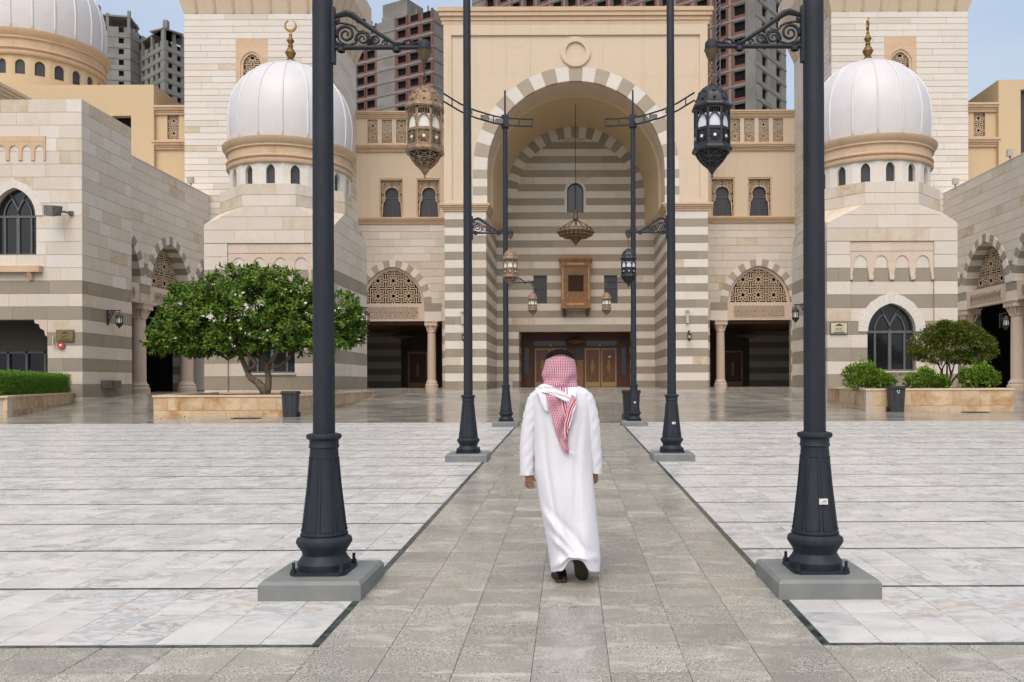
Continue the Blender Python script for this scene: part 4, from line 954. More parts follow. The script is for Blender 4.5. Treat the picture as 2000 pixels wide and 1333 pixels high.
def core(A, pts, z0, z1, ins=5.0):
    c_ = sum((V(*p, 0) for p in pts), V(0, 0, 0)) / len(pts); P2 = [V(*p, 0) + (c_ - V(*p, 0)).normalized() * ins for p in pts]; m = MB(); n = len(P2)
    m.v = [(p.x, p.y, z0) for p in P2] + [(p.x, p.y, z1) for p in P2]
    for i in range(n): m.face((i, (i + 1) % n, (i + 1) % n + n, i + n))
    m.face(tuple(range(n, 2 * n))); m.build('core', 'concrete', A)
grp = 'unfinished concrete tower blocks beyond the mosque'
A = thing('tower_block', 'unfinished grey tower block with red brick infill above the left parapet', 'tower block', (-41, 200, 1.2), grp)
block_face(A, (-51.8, 201), (-31.3, 190), 88.0, 3.0, [1.4, 4.5, 14.0, 17.7, 21.4], 1.35, 1.15, 55, True)
block_face(A, (-31.3, 190), (-26.6, 198.8), 88.0, 3.0, [], 1.3, 1.15, 55, False); core(A, [(-51.8, 201), (-31.3, 190), (-26.6, 198.8), (-47.1, 210)], 1.2, 87.9)
m = MB(); p = V(-51.8, 201, 0); U = V(20.5, -11, 0).normalized(); N = V(U.y, -U.x, 0); f = (p, U, N); m.fbox(f, 8.4, 15.8, 87.95, 92.0, -6, .02); m.build('penthouse', 'concrete', A)
for i in range(7): m = MB(); m.fbox(f, 1 + i * 3.4, 1.3 + i * 3.4, 88.0, 89.2, -.6, -.3); m.build('column_stub', 'concrete', A)
A = thing('tower_block', 'large unfinished tower block with red brick bays rising behind the portal', 'tower block', (10, 205, 1.2), grp)
p, q = (-27, 230), (41, 180); block_face(A, p, q, 118, 3.65, [84.4 - 4.0 - 4.6 * i for i in range(17)], 1.35, 1.35, 50, True)
m = MB(); U = V(68, -50, 0).normalized(); N = V(U.y, -U.x, 0); f = (V(-27, 230, 0), U, N); m.fbox(f, 81.9, 84.3, 50, 118, 0, .25); m.build('end_pier', 'concrete', A)
pb = (41 + .593 * 17, 180 + .805 * 17); block_face(A, (41, 180), pb, 118, 3.65, [4.5, 12.5], 1.4, 1.35, 50, False)
core(A, [p, q, pb, (-27 + 10, 230 + 13.7)], 1.2, 117.9)
# hoist mast
m = MB(); x, y = 33.4, 184.6
for a in (-.45, .45):
    for c_ in (-.45, .45): m.bar((x + a, y + c_, 1.24), (x + a, y + c_, 118), .14)
for i in range(44):
    z = 60 + i * 1.3
    for a in (-.45, .45): m.bar((x - .45, y + a, z), (x + .45, y + a, z + 1.3), .1); m.bar((x + a, y - .45, z), (x + a, y + .45, z + 1.3), .1)
tag(m.build('hoist_mast', 'frame_grey', loc=(x, y, 1.24)), 'thin lattice hoist mast standing against the brick tower block', 'hoist mast')
A = thing('tower_block', 'grey unfinished tower block with open top floor right of the large far dome', 'tower block', (-143, 252, 1.2), grp)
p, q = (xat(150, 251), 251), (xat(257, 254), 254); L = (V(*q, 0) - V(*p, 0)).length
block_face(A, p, q, 111.5, 3.35, [L * .52, L * .83], .75, 1.7, 78, False)
pb = (q[0] + 2, q[1] + 14); block_face(A, q, pb, 111.5, 3.35, [5], .8, 1.7, 78, False); core(A, [p, q, pb, (p[0] + 2, p[1] + 14)], 1.2, 111.4)
U = (V(*q, 0) - V(*p, 0)).normalized(); N = V(U.y, -U.x, 0); f = (V(*p, 0), U, N); m = MB()
for u in (0.1, L * .3, L * .55, L - .9): m.fbox(f, u, u + .8, 111.5, 115.6, -.8, 0); m.fbox(f, u, u + .8, 111.5, 115.6, -8, -7.2)
m.fbox(f, 0, L, 114.6, 115.1, -9, .1); m.build('open_floor', 'concrete', A)
m = MB(); m.fbox(f, L * .3, L * .42, 115, 118, -2, -.5); m.fbox(f, L - .9, L - .1, 115, 116.8, -1, -.1); m.build('column_stub', 'concrete', A)
A = thing('tower_block', 'grey unfinished tower block half hidden by the left minaret', 'tower block', (-125, 250, 1.2), grp)
p, q, r_ = (xat(257, 263), 263), (xat(322, 248), 248), (xat(380, 258), 258)
L = (V(*q, 0) - V(*p, 0)).length; block_face(A, p, q, 105.5, 3.2, [L * .40, L * .56, L * .72, L * .86], .85, 1.6, 70, False); block_face(A, q, r_, 105.5, 3.2, [2.4, 5.6, 9], .8, 1.6, 70, False)
core(A, [p, q, r_, (xat(300, 275), 275)], 1.2, 105.4)
for a, b_ in ((p, q), (q, r_)):
    U = (V(*b_, 0) - V(*a, 0)); L = U.length; U.normalize(); N = V(U.y, -U.x, 0); f = (V(*a, 0), U, N); m = MB()
    for t in (.0, .33, .62, .92): m.fbox(f, L * t, L * t + .8, 105.5, 109.2, -.8, 0)
    m.fbox(f, 0, L, 108.6, 109.0, -6, .05); m.build('open_floor', 'concrete', A)
m = MB(); m.box(q[0] - .5, q[0] + .8, q[1] + .5, q[1] + 2, 109, 111.5); m.build('column_stub', 'concrete', A)

# ================================================================== lamp posts and lanterns
def lamp_post():
    r = thing('lamp_post', 'x', 'lamp post', (0, 0, 0), 'lamp posts along the granite path')
    m = MB(); a, b_ = .365, .345
    m.add([(-a, -a, -.04), (a, -a, -.04), (a, a, -.04), (-a, a, -.04), (-a, -a, .105), (a, -a, .105), (a, a, .105), (-a, a, .105), (-b_, -b_, .13), (b_, -b_, .13), (b_, b_, .13), (-b_, b_, .13)],
          [(0, 1, 5, 4), (1, 2, 6, 5), (2, 3, 7, 6), (3, 0, 4, 7), (4, 5, 9, 8), (5, 6, 10, 9), (6, 7, 11, 10), (7, 4, 8, 11), (8, 9, 10, 11)])
    m.build('plinth', 'plinth_concrete', r)
    m = MB(); q = .205; c_ = .04; o8 = [(-q + c_, -q), (q - c_, -q), (q, -q + c_), (q, q - c_), (q - c_, q), (-q + c_, q), (-q, q - c_), (-q, -q + c_)]
    m.v = [(x, y, .13) for x, y in o8] + [(x, y, .152) for x, y in o8]; m.face(range(8, 16)); [m.face((i, (i + 1) % 8, (i + 1) % 8 + 8, i + 8)) for i in range(8)]
    m.build('base_plate', 'lamp_paint', r)
    for x in (-1, 1):
        for y in (-1, 1):
            m = MB(); m.lathe([(.022, .152), (.022, .178), (.012, .178), (.012, .225), (0, .225)], (x * .175, y * .175, 0), 6); m.build('bolt', 'lamp_paint', r)
    pr = [(.19, .152), (.196, .2), (.17, .235), (.158, .26), (.165, .285), (.195, .33), (.205, .35), (.2, .375), (.178, .39), (.17, .40), (.176, .41)]
    m = MB(); m.lathe(pr, (0, 0, 0), 40)
    m.lathe([(.170, .41), (.154, .52), (.139, .65), (.126, .76), (.115, .88), (.105, 1.0), (.105, 1.02)], (0, 0, 0), 40)
    m.lathe([(.103, 1.0), (.103, 1.05), (.112, 1.06), (.106, 1.08), (.106, 1.11), (.126, 1.125), (.13, 1.14), (.124, 1.155), (.085, 1.165)], (0, 0, 0), 40)
    m.build('post_base', 'lamp_paint', r, smooth=True)
    def rb(z): P_ = [(.41, .172), (.52, .160), (.64, .145), (.76, .132), (.88, .121), (1.0, .111)]; 
    P_ = [(.44, .165), (.52, .154), (.65, .139), (.76, .126), (.88, .115), (.98, .1065)]
    m = MB()
    for j in range(8):
        a = 2 * pi * j / 8 + pi / 8
        for da in (-.3, .3):
            m.tube([((rr + .002) * cos(a + da), (rr + .002) * sin(a + da), z) for z, rr in P_], .003, 5)
        for z, rr in (P_[0], P_[-1]):
            m.tube([((rr + .002) * cos(a + t), (rr + .002) * sin(a + t), z) for t in (-.3, -.15, 0, .15, .3)], .0038, 5)
    m.build('base_moulding', 'lamp_paint', r, smooth='all')
    m = MB(); m.lathe([(.081, 1.16), (.076, 4.0), (.07, 6.5), (.066, 8.75), (.06, 8.8), (.028, 8.83), (.024, 9.5), (0, 9.5)], (0, 0, 0), 28)
    m.build('pole', 'lamp_paint', r, smooth=True)
    m = MB(); m.lathe([(.08, 8.45), (.1, 8.47), (.1, 8.62), (.08, 8.64)], (0, 0, 0), 20); m.build('pole_collar', 'lamp_paint', r, smooth=True)
    # bracket towards +x, bar height 4.06
    B = 4.06; m = MB()
    m.box(.066, .095, -.025, .025, B - .12, B + .30)
    m.tube([(.07, 0, B), (.45, 0, B), (.76, 0, B)], [.019, .017, .016], 10)
    for x in (.14, .555): m.lathe([(.02, -.035), (.03, -.03), (.03, -.012), (.024, 0), (.03, .012), (.03, .03), (.02, .035)], (x, 0, B), 12)
    m.tube([(.085, 0, B + .235), (.13, 0, B + .245), (.18, 0, B + .26), (.225, 0, B + .245), (.27, 0, B + .21), (.42, 0, B + .105), (.555, 0, B + .02)], [.016, .02, .026, .026, .02, .016, .014], 8)
    m.tube([(.255, 0, B + .2), (.3, .0, B + .185), (.315, 0, B + .215)], .012, 6)
    br = m.build('bracket', 'lamp_paint', r, smooth=True)
    def spiral(cx, cz, r0, turns, start, dirn, w0):
        P = []
        for i in range(28):
            t = i / 27; a = start + dirn * t * turns * 2 * pi; rr = r0 * (1 - .86 * t); P.append((cx + rr * cos(a), 0, B + cz + rr * sin(a)))
        return P, [w0 * (1 - .45 * i / 27) for i in range(28)]
    for args in ((.175, .10, .07, 1.7, radians(200), -1, .013), (.30, .067, .053, 1.7, radians(200), -1, .011), (.395, .053, .038, 1.5, radians(180), -1, .009), (.47, .035, .022, 1.3, radians(180), -1, .007), (.10, .21, .026, 1.3, radians(270), 1, .010), (.10, .04, .024, 1.2, radians(90), 1, .009)):
        P, R = spiral(*args); m = MB(); m.tube(P, R, 6); m.build('scroll', 'lamp_paint', br, smooth='all', off=r.location)
    m = MB()
    for P in ([(.09, .16), (.11, .12), (.12, .06), (.15, .025), (.2, .02), (.25, .035), (.27, .07)], [(.24, .15), (.27, .12), (.3, .125), (.345, .105), (.36, .06), (.34, .02)], [(.37, .02), (.41, .012), (.45, .02)], [(.10, .18), (.14, .185), (.2, .175), (.25, .15)],
              [(.60, .02), (.62, .05), (.66, .06), (.68, .04), (.66, .025)], [(.62, .015), (.67, .022), (.72, .04), (.76, .03)]):
        m.tube([(x, 0, B + z) for x, z in P], .008, 6)
    m.build('scroll_vine', 'lamp_paint', br, smooth='all', off=r.location)
    return r
def lantern(mat, pane, scale=1.0):
    """origin at the bracket end, hangs down along -z"""
    r = thing('hanging_lantern', 'x', 'lantern', (0, 0, 0), 'lanterns hanging from the lamp post brackets')
    m = MB(); m.lathe([(0, .06), (.03, .055), (.05, .03), (.052, -.015), (0, -.015)], (0, 0, 0), 14); m.build('lamp_cap', 'lamp_paint', r, smooth=True)
    m = MB(); m.lathe([(.03, -.015), (.058, -.02), (.05, -.035), (.038, -.07), (.022, -.1), (0, -.105)], (0, 0, 0), 14); m.build('ceiling_cup', 'lantern_brass', r, smooth=True)
    m = MB(); z = -.1; i = 0
    while z > -.285:
        n = 10; P = [((.011 * cos(2 * pi * j / n)) * (i % 2 == 0), (.011 * cos(2 * pi * j / n)) * (i % 2), z - .017 + .019 * sin(2 * pi * j / n)) for j in range(n + 1)]; m.tube(P, .0032, 4, caps=False); z -= .028; i += 1
    m.build('chain', 'lantern_brass', r)
    T = -.285; ph = pi / 8
    m = MB(); m.lathe([(.006, T), (.035, T - .012), (.075, T - .04), (.103, T - .075), (.118, T - .105)], (0, 0, 0), 8, ph=ph)
    m.lathe([(.122, T - .105), (.124, T - .108), (.128, T - .14), (.152, T - .165), (.156, T - .178), (.15, T - .19), (.13, T - .19)], (0, 0, 0), 8, ph=ph); m.build('lantern_roof', mat, r)
    m = MB()
    for j in range(8):
        a = ph + j * pi / 4; P = [(.006, T + .002), (.036, T - .011), (.077, T - .039), (.106, T - .075), (.122, T - .106)]
        m.tube([(q * cos(a), q * sin(a), z) for q, z in P], .004, 5)
        a2 = a + pi / 8                     # embossed rosettes on the dome and neck
        for q, z, rr in ((.088, T - .068, .018), (.118, T - .125, .013)): m.sph((q * cos(a2), q * sin(a2), z), rr, 7, 5, sc=(1, 1, .8))
    m.build('roof_ornament', mat, r)
    z1, z0 = T - .19, T - .475; R0 = .135; ap = R0 * cos(pi / 8); hw = R0 * sin(pi / 8)
    for j in range(8):
        t = j * pi / 4 + pi / 4 * 0; n_ = (cos(t), sin(t)); f = (V(n_[0] * ap, n_[1] * ap, 0), V(-n_[1], n_[0], 0), V(n_[0], n_[1], 0))
        m = MB(); m.fbox(f, -hw, -hw + .011, z0, z1, -.008, .004); m.fbox(f, hw - .011, hw, z0, z1, -.008, .0035)
        m.fbox(f, -hw + .011, hw - .011, z0 + .115, z0 + .135, -.006, .004); m.fbox(f, -hw + .011, hw - .011, z0, z0 + .018, -.006, .004)
        P = archpts(.036, .05, z1 - .105, 6)
        pl = [(-.041, z1), (-.041, z1 - .105)] + P + [(.041, z1 - .105), (.041, z1)]
        for p0, p1 in zip(P, P[1:]): m.prism(f, [p0, p1, (p1[0] * 1.14, p1[1] + .007), (p0[0] * 1.14, p0[1] + .007)], -.006, .004)
        for x in (-.03, -.01, .01, .03): m.bar((f[0] + f[1] * x + V(0, 0, z1 - .012)), (f[0] + f[1] * (x * .55) + V(0, 0, z1 - .05 - abs(x) * .6)), .004)
        m.fbox(f, -hw, hw, z1 - .012, z1, -.006, .004)
        for k in range(8):                  # rosette in the lower panel
            a = k * pi / 4; cz = z0 + .066; c0_ = f[0] + V(0, 0, cz)
            m.bar(c0_ + f[1] * (.014 * cos(a)) + V(0, 0, .014 * sin(a)), c0_ + f[1] * (.036 * cos(a)) + V(0, 0, .044 * sin(a)), .006)
            m.bar(c0_ + f[1] * (.026 * cos(a)) + V(0, 0, .026 * sin(a)), c0_ + f[1] * (.026 * cos(a + pi / 4)) + V(0, 0, .026 * sin(a + pi / 4)), .006)
        fr_ = m.build('side_frame', mat, r)
        m = MB(); m.fbox(f, -hw + .008, hw - .008, z0 + .13, z1 - .05, -.014, -.009); m.build('glass_pane', pane, r)
        m = MB(); m.fbox(f, -hw + .006, hw - .006, z0 + .018, z0 + .115, -.014, -.010); m.build('back_panel', mat, r)
        m = MB(); m.prism(f, [(.012 * cos(k * pi / 4), z0 + .066 + .012 * sin(k * pi / 4)) for k in range(8)], -.009, .006); m.build('glass_gem', pane, r)
    m = MB(); m.lathe([(.13, z0 + .004), (.152, z0 - .004), (.155, z0 - .02), (.148, z0 - .035), (.128, z0 - .038)], (0, 0, 0), 8, ph=ph); m.build('lower_rim', mat, r)
    m = MB(); zc = z0 - .036; P = [(.126, zc), (.10, zc - .045), (.07, zc - .08), (.035, zc - .112)]
    for j in range(8):
        a = ph + j * pi / 4; b_ = a + pi / 4
        m.tube([(q * cos(a), q * sin(a), z) for q, z in P], .006, 5)
        for k in range(3):
            (q0, za), (q1, zb) = P[k], P[k + 1]
            A0 = V(q0 * cos(a), q0 * sin(a), za); B0 = V(q0 * cos(b_), q0 * sin(b_), za); A1 = V(q1 * cos(a), q1 * sin(a), zb); B1 = V(q1 * cos(b_), q1 * sin(b_), zb)
            m.bar(A0, B1, .006); m.bar(B0, A1, .006); m.bar(A1, B1, .006)
            c_ = (A0 + B0 + A1 + B1) / 4; m.sph(c_, .009, 6, 4)
    m.build('lattice_cone', mat, r)
    m = MB(); m.lathe([(.115, zc - .002), (.09, zc - .045), (.062, zc - .08), (.03, zc - .108)], (0, 0, 0), 8, ph=ph); m.build('cone_lining', 'bin_black', r)
    m = MB(); m.lathe([(.038, zc - .108), (.036, zc - .12), (.018, zc - .145), (.006, zc - .165), (.009, zc - .175), (0, zc - .19)], (0, 0, 0), 10); m.build('lantern_tip', mat, r, smooth=True)
    return r
proto = lamp_post()
spots = [(-1.85, 6.2, 'nearest lamp post on the left of the path, on a grey concrete plinth'), (1.84, 6.2, 'nearest lamp post on the right of the path, its base with a small printed label'),
         (-1.82, 14.75, 'middle lamp post of the three left of the path'), (1.82, 14.75, 'middle lamp post of the three right of the path'),
         (-1.81, 23.35, 'farthest lamp post left of the path, with curved floodlight rails on top'), (1.81, 23.35, 'farthest lamp post right of the path, black bin behind it, curved rails on top')]
posts = []
for i, (x, y, lb) in enumerate(spots):
    o = proto if i == 0 else dup(proto)
    o.location = (x, y, GZ(y)); o.rotation_euler = (0, 0, 0 if x < 0 else pi); o['label'] = lb; posts.append(o)
lc, lb_ = lantern('lantern_copper', 'milk_glass'), lantern('black_metal', 'milk_glass_blue'); used = {}
for i, (proto_l, lb) in enumerate([(lc, 'copper lantern hanging from the nearest left lamp post'), (lb_, 'black lantern hanging from the nearest right lamp post'), (lc, 'brassy lantern on the middle left lamp post'),
                                   (lb_, 'black lantern on the middle right lamp post'), (lc, 'small brassy lantern of the farthest left lamp post'), (lc, 'small brassy lantern of the farthest right lamp post')]):
    o = dup(proto_l) if proto_l.name in used else proto_l; used[proto_l.name] = 1
    x, y, _ = spots[i]; sg = 1 if x < 0 else -1
    o.location = (x + sg * .765, y, GZ(y) + 4.055); o.rotation_euler = (0, 0, .12 if i == 0 else 0); o['label'] = lb
# labels on the right-hand bases, rails on the far posts (post-local frame)
for i in (1, 3, 5):
    m = MB(); m.box(-.050, .012, .130, .1525, .635, .675); o = m.build('base_label', 'white_paint', posts[i], off=V(0, 0, 0))
    m = MB()
    for q_ in range(3): m.box(-.044, .006 - .012 * q_, .1524, .1532, .645 + .009 * q_, .648 + .009 * q_)
    m.build('label_print', 'grey_metal', o, off=V(0, 0, 0))
for i in (4, 5):
    rt = posts[i]; z = 8.5; arcp = [(.78, .06), (.4, .02), (0, -.06), (-.3, -.25), (-.75, -.7), (-1.1, -1.25), (-1.43, -2.05)]
    # toward the viewer is -y for the left post (rot 0) and +y for the right one (rot pi)
    sy = 1 if i == 4 else -1; P = []
    for q in range(len(arcp) - 1):
        for t in (0, .5): P.append((arcp[q][0] + (arcp[q + 1][0] - arcp[q][0]) * t, arcp[q][1] + (arcp[q + 1][1] - arcp[q][1]) * t))
    P.append(arcp[-1])
    for dz in (0, .2):
        m = MB(); m.tube([(x, sy * y, z + dz) for x, y in P], .022, 6); m.build('floodlight_rail', 'lamp_paint', rt, smooth='all', off=V(0, 0, 0))
    m = MB()
    for x, y in (P[0], P[2], P[6], P[11]): m.bar((x, sy * y, z), (x, sy * y, z + .2), .03)
    m.box(-.1, .1, -.1, .1, z - .06, z + .28); m.build('rail_clamp', 'lamp_paint', rt, off=V(0, 0, 0))
    for x, y in (P[5], P[7], P[9]):
        m = MB(); m.box(x - .11, x + .11, sy * y - .06, sy * y + .06, z + .03, z + .14); q = m.build('floodlight', 'frame_grey', rt, off=V(0, 0, 0))
        m = MB(); m.box(x - .085, x + .085, sy * y - .05, sy * y + .05, z + .022, z + .029); m.build('lens', 'milk_glass', q, off=V(0, 0, 0))

# small wall lanterns on brackets
def wall_lantern(x, y, z, dx, dy, label, sc=1.0, plate=True):
    r = thing('wall_lantern', label, 'wall lantern', (x, y, z), 'wall lanterns around the courtyard'); L = .62 * sc; ex, ey = x + dx * L, y + dy * L
    m = MB(); m.bar((x + dx * .03, y + dy * .03, z - .75 * sc), (x + dx * .03, y + dy * .03, z + .02), .08); m.bar((x, y, z), (ex + dx * .08, ey + dy * .08, z), .05)
    m.bar((x + dx * .04, y + dy * .04, z - .62 * sc), (x + dx * .36, y + dy * .36, z - .02), .045); m.bar((x + dx * .04, y + dy * .04, z - .35 * sc), (x + dx * .25, y + dy * .25, z - .02), .035); m.build('bracket', 'black_metal', r)
    m = MB(); c = (ex, ey, z - .02); k = sc
    m.tube([(ex, ey, z), (ex, ey, z - .14)], .012, 5)
    m.lathe([(.0, -.12), (.05 * k, -.15), (.15 * k, -.24 * k), (.2 * k, -.30 * k), (.2 * k, -.33 * k), (.15 * k, -.34 * k)], c, 8); m.lathe([(.15 * k, -.62 * k), (.2 * k, -.63 * k), (.2 * k, -.66 * k), (.12 * k, -.78 * k), (.03 * k, -.87 * k), (0, -.92 * k)], c, 8)
    for j in range(8): a = 2 * pi * j / 8; m.bar((ex + .15 * k * cos(a), ey + .15 * k * sin(a), z - .36 * k), (ex + .15 * k * cos(a), ey + .15 * k * sin(a), z - .64 * k), .03)
    m.build('lantern_frame', 'black_metal', r); m = MB(); m.lathe([(.13 * k, -.34 * k), (.13 * k, -.62 * k)], c, 8); m.build('glass', 'milk_glass', r)
wall_lantern(-23.78, 42.4, 5.45, 1, 0, 'black wall lantern on the left block beside the wall sign')
wall_lantern(CX - 14.55 + 3.06, 41.9, 5.5, 1, 0, 'black wall lantern behind the right edge of the flowering tree')
wall_lantern(CX + 14.55 - 3.06, 41.6, 5.55, -1, 0, 'black wall lantern peeping out left of the nearest right lamp post')
wall_lantern(26.2, 50.2, 5.75, -.0, -1, 'wall lantern on the right arcade pier at the far right edge', 1.15)
wall_lantern(xat(908, 63.4), 63.45, 5.6, 0, -1, 'small wall lantern on the striped pier left of the entrance', .9)
wall_lantern(xat(1345, 63.4), 63.45, 5.6, 0, -1, 'small wall lantern on the striped pier right of the entrance', .9)
for i, px in enumerate((904, 1343)):
    m = MB(); x = xat(px, 63.4); m.box(x - .1, x + .1, 63.3, 63.46, 6.2, 7.2); m.box(x - .14, x + .14, 63.2, 63.46, 7.1, 7.25)
    tag(m.build('conduit_box', 'cctv_white', loc=(x, 63.4, 6.2)), 'white cable box above the wall lantern on the %s pier' % ('left', 'right')[i], 'cable box')

# great chandelier and three dim pendants
C_ = thing('chandelier', 'large bronze ring chandelier hanging in the entrance arch', 'chandelier', (CX, 68, 15)); z_ = lambda py: zat(py, 68)
m = MB(); m.tube([(CX, 68, 24.6), (CX, 68, z_(415))], .03, 6); m.build('chain_rod', 'black_metal', C_)
m = MB(); m.lathe([(.05, z_(410)), (.2, z_(413)), (.16, z_(418)), (.2, z_(424)), (.2, z_(429)), (.1, z_(431)), (.1, z_(445))], (CX, 68, 0), 16); m.build('collar', 'lantern_brass', C_, smooth=True)
m = MB(); m.lathe([(1.28, z_(447.5)), (1.5, z_(450)), (1.53, z_(453)), (1.5, z_(456)), (1.25, z_(460.5)), (.85, z_(464)), (.5, z_(465.5))], (CX, 68, 0), 24); m.build('ring', 'lantern_brass', C_)
m = MB()
for j in range(24):
    a = 2 * pi * j / 24
    for zz_, rr in ((z_(453), 1.5), (z_(459), 1.32), (z_(463), .95)): m.sph((CX + rr * cos(a), 68 + rr * sin(a), zz_ - .03), .09, 6, 4)
    m.bar((CX + 1.5 * cos(a), 68 + 1.5 * sin(a), z_(449)), (CX + 1.5 * cos(a), 68 + 1.5 * sin(a), z_(445)), .06)
m.build('ring_ornament', 'lantern_copper', C_)
for j in range(8): a = 2 * pi * j / 8; m = MB(); m.tube([(CX + .15 * cos(a), 68 + .15 * sin(a), z_(430)), (CX + .8 * cos(a), 68 + .8 * sin(a), z_(438.5)), (CX + 1.42 * cos(a), 68 + 1.42 * sin(a), z_(448))], .035, 5); m.build('arm', 'lantern_brass', C_)
m = MB(); m.lathe([(.5, z_(465)), (.42, z_(468)), (.12, z_(477)), (0, z_(481))], (CX, 68, 0), 12); m.build('lower_cone', 'lantern_brass', C_)
for x, y, z, lb in ((xat(785, 74), 74, 6.55, 'dim pendant lamp inside the left facade arch'), (xat(1464, 74), 74, 6.55, 'dim pendant lamp inside the right facade arch'), (CX, 74.6, 6.1, 'dark pendant lamp above the entrance doors')):
    t = thing('pendant_lamp', lb, 'pendant lamp', (x, y, z), 'pendant lamps in the shaded openings')
    m = MB(); m.tube([(x, y, z + .1), (x, y, z - .45)], .05, 6); m.build('stem', 'lantern_brass', t)
    m = MB(); m.lathe([(.2, -.4), (.9, -.6), (1.0, -.7), (.9, -.75), (.3, -.9), (0, -1.0)], (x, y, z), 16); m.build('shade', 'lantern_brass', t)

# ================================================================== fittings on the walls
t = thing('wc_sign', 'brass WC sign on the striped left block next to a red alarm bell', 'sign', (xat(127, 40.2), 40.2, 4.0), 'WC signs')
def wc(t, cx, y, z, w_, h_, face, ink='sign_ink', border='grey_metal'):
    m = MB(); m.box(cx - w_ / 2 - .04, cx + w_ / 2 + .04, y, y + .05, z - h_ / 2 - .04, z + h_ / 2 + .04); m.build('sign_frame', border, t)
    m = MB(); m.box(cx - w_ / 2, cx + w_ / 2, y - .012, y, z - h_ / 2, z + h_ / 2); m.build('sign_plate', face, t)
    me = text_mesh('WC', .22, 'lettering'); me.materials.append(M[ink]); o = bpy.data.objects.new('lettering', me); COL.objects.link(o); o.parent = t; o.rotation_euler = (pi / 2, 0, 0); o.location = V(cx, y - .016, z - .14) - t.location
    m = MB(); m.box(cx - .26, cx + .26, y - .02, y - .013, z - .215, z - .18)
    m.prism(fr(cx, y - .013, 1, 0, 0, -1), [(-.2, z + .1), (.2, z + .1), (.1, z + .17), (.02, z + .21), (-.08, z + .17)], 0, .007); m.build('symbol', ink, t)
wc(t, xat(127.5, 40.2), 40.17, zat(652.5, 40.2), .78, .5, 'brass')
t = thing('wc_sign', 'cream WC sign on the right pavilion beside the nearest right lamp post', 'sign', (xat(1639, 38.4), 38.4, 4.1), 'WC signs')
wc(t, xat(1639, 38.42), 38.42, zat(643, 38.4), .74, .48, 'sign_cream', 'sign_ink')
t = thing('alarm_bell', 'round red alarm bell below the WC sign', 'alarm bell', (xat(120, 40.2), 40.2, 3.55))
m = MB(); x = xat(120, 40.2); z = zat(672, 40.2)
for i in range(20):
    a, b_ = 2 * pi * i / 20, 2 * pi * (i + 1) / 20; m.prism(fr(x, 40.22, 1, 0, 0, -1), [(.05 * cos(a), z + .05 * sin(a)), (.17 * cos(a), z + .17 * sin(a)), (.17 * cos(b_), z + .17 * sin(b_)), (.05 * cos(b_), z + .05 * sin(b_))], 0, .08)
m.build('bell_ring', 'alarm_red', t); m = MB(); m.sph((x, 40.16, z), .07, 10, 6); m.build('bell_centre', 'white_paint', t)
m = MB(); x = xat(107, 40.2); m.tube([(x - .05, 40.15, zat(653, 40.2)), (x - .06, 40.15, zat(668, 40.2)), (x, 40.15, zat(676, 40.2)), (x + .1, 40.15, zat(672, 40.2))], .03, 6)
tag(m.build('cable_loop', 'pink_stone', loc=(x, 40.15, 3.4)), 'pale cable loop hanging left of the red alarm bell', 'cable')
t = thing('floodlight', 'grey box floodlight on an arm beside the left arched window', 'floodlight', (-24.6, 39.8, 9.9))
f = fr(-24.85, 39.6, 1, 0, 0, -1); m = MB()
m.add([(-25.05, 39.3, 9.72), (-24.62, 39.3, 9.66), (-24.5, 39.75, 9.8), (-24.98, 39.75, 9.86), (-25.1, 39.32, 10.22), (-24.66, 39.32, 10.2), (-24.45, 39.8, 10.25), (-24.95, 39.8, 10.3)], [(0, 3, 2, 1), (4, 5, 6, 7), (0, 1, 5, 4), (1, 2, 6, 5), (2, 3, 7, 6), (3, 0, 4, 7)]); m.build('housing', 'grey_metal', t)
m = MB(); m.bar((-24.5, 39.75, 10.0), (-24.3, 40.2, 10.0), .08); m.box(-24.4, -24.2, 40.15, 40.24, 9.9, 10.1); m.build('arm', 'grey_metal', t)
t = thing('utility_box', 'grey metal utility box low on the side wall of the left block', 'utility box', (-23.7, 42.5, 1.6))
m = MB(); m.box(-23.77, -23.5, 41.8, 43.2, 1.45, 1.85); m.build('cabinet', 'grey_metal', t); m = MB(); m.box(-23.49, -23.47, 42.4, 42.42, 1.47, 1.83); m.build('door_seam', 'bin_black', t)
for x, y, lb in ((26.75, 57.1, 'small roof floodlight on the right arcade next to the minaret'), (26.75, 50.0, 'small roof floodlight on the right arcade at the photo edge'), (-25.7, 56.0, 'small roof floodlight on the left arcade roof')):
    t = thing('roof_floodlight', lb, 'floodlight', (x, y, 15.16), 'small floodlights on the arcade roofs')
    m = MB(); m.box(x - .04, x + .04, y - .04, y + .04, 15.15, 15.3); m.build('foot', 'grey_metal', t)
    m = MB(); m.add([(x - .2, y - .1, 15.3), (x + .2, y - .1, 15.28), (x + .2, y + .12, 15.3), (x - .2, y + .12, 15.3), (x - .22, y - .2, 15.68), (x + .2, y - .2, 15.66), (x + .2, y + .05, 15.72), (x - .2, y + .05, 15.72)], [(0, 3, 2, 1), (4, 5, 6, 7), (0, 1, 5, 4), (1, 2, 6, 5), (2, 3, 7, 6), (3, 0, 4, 7)]); m.build('housing', 'cctv_white', t)

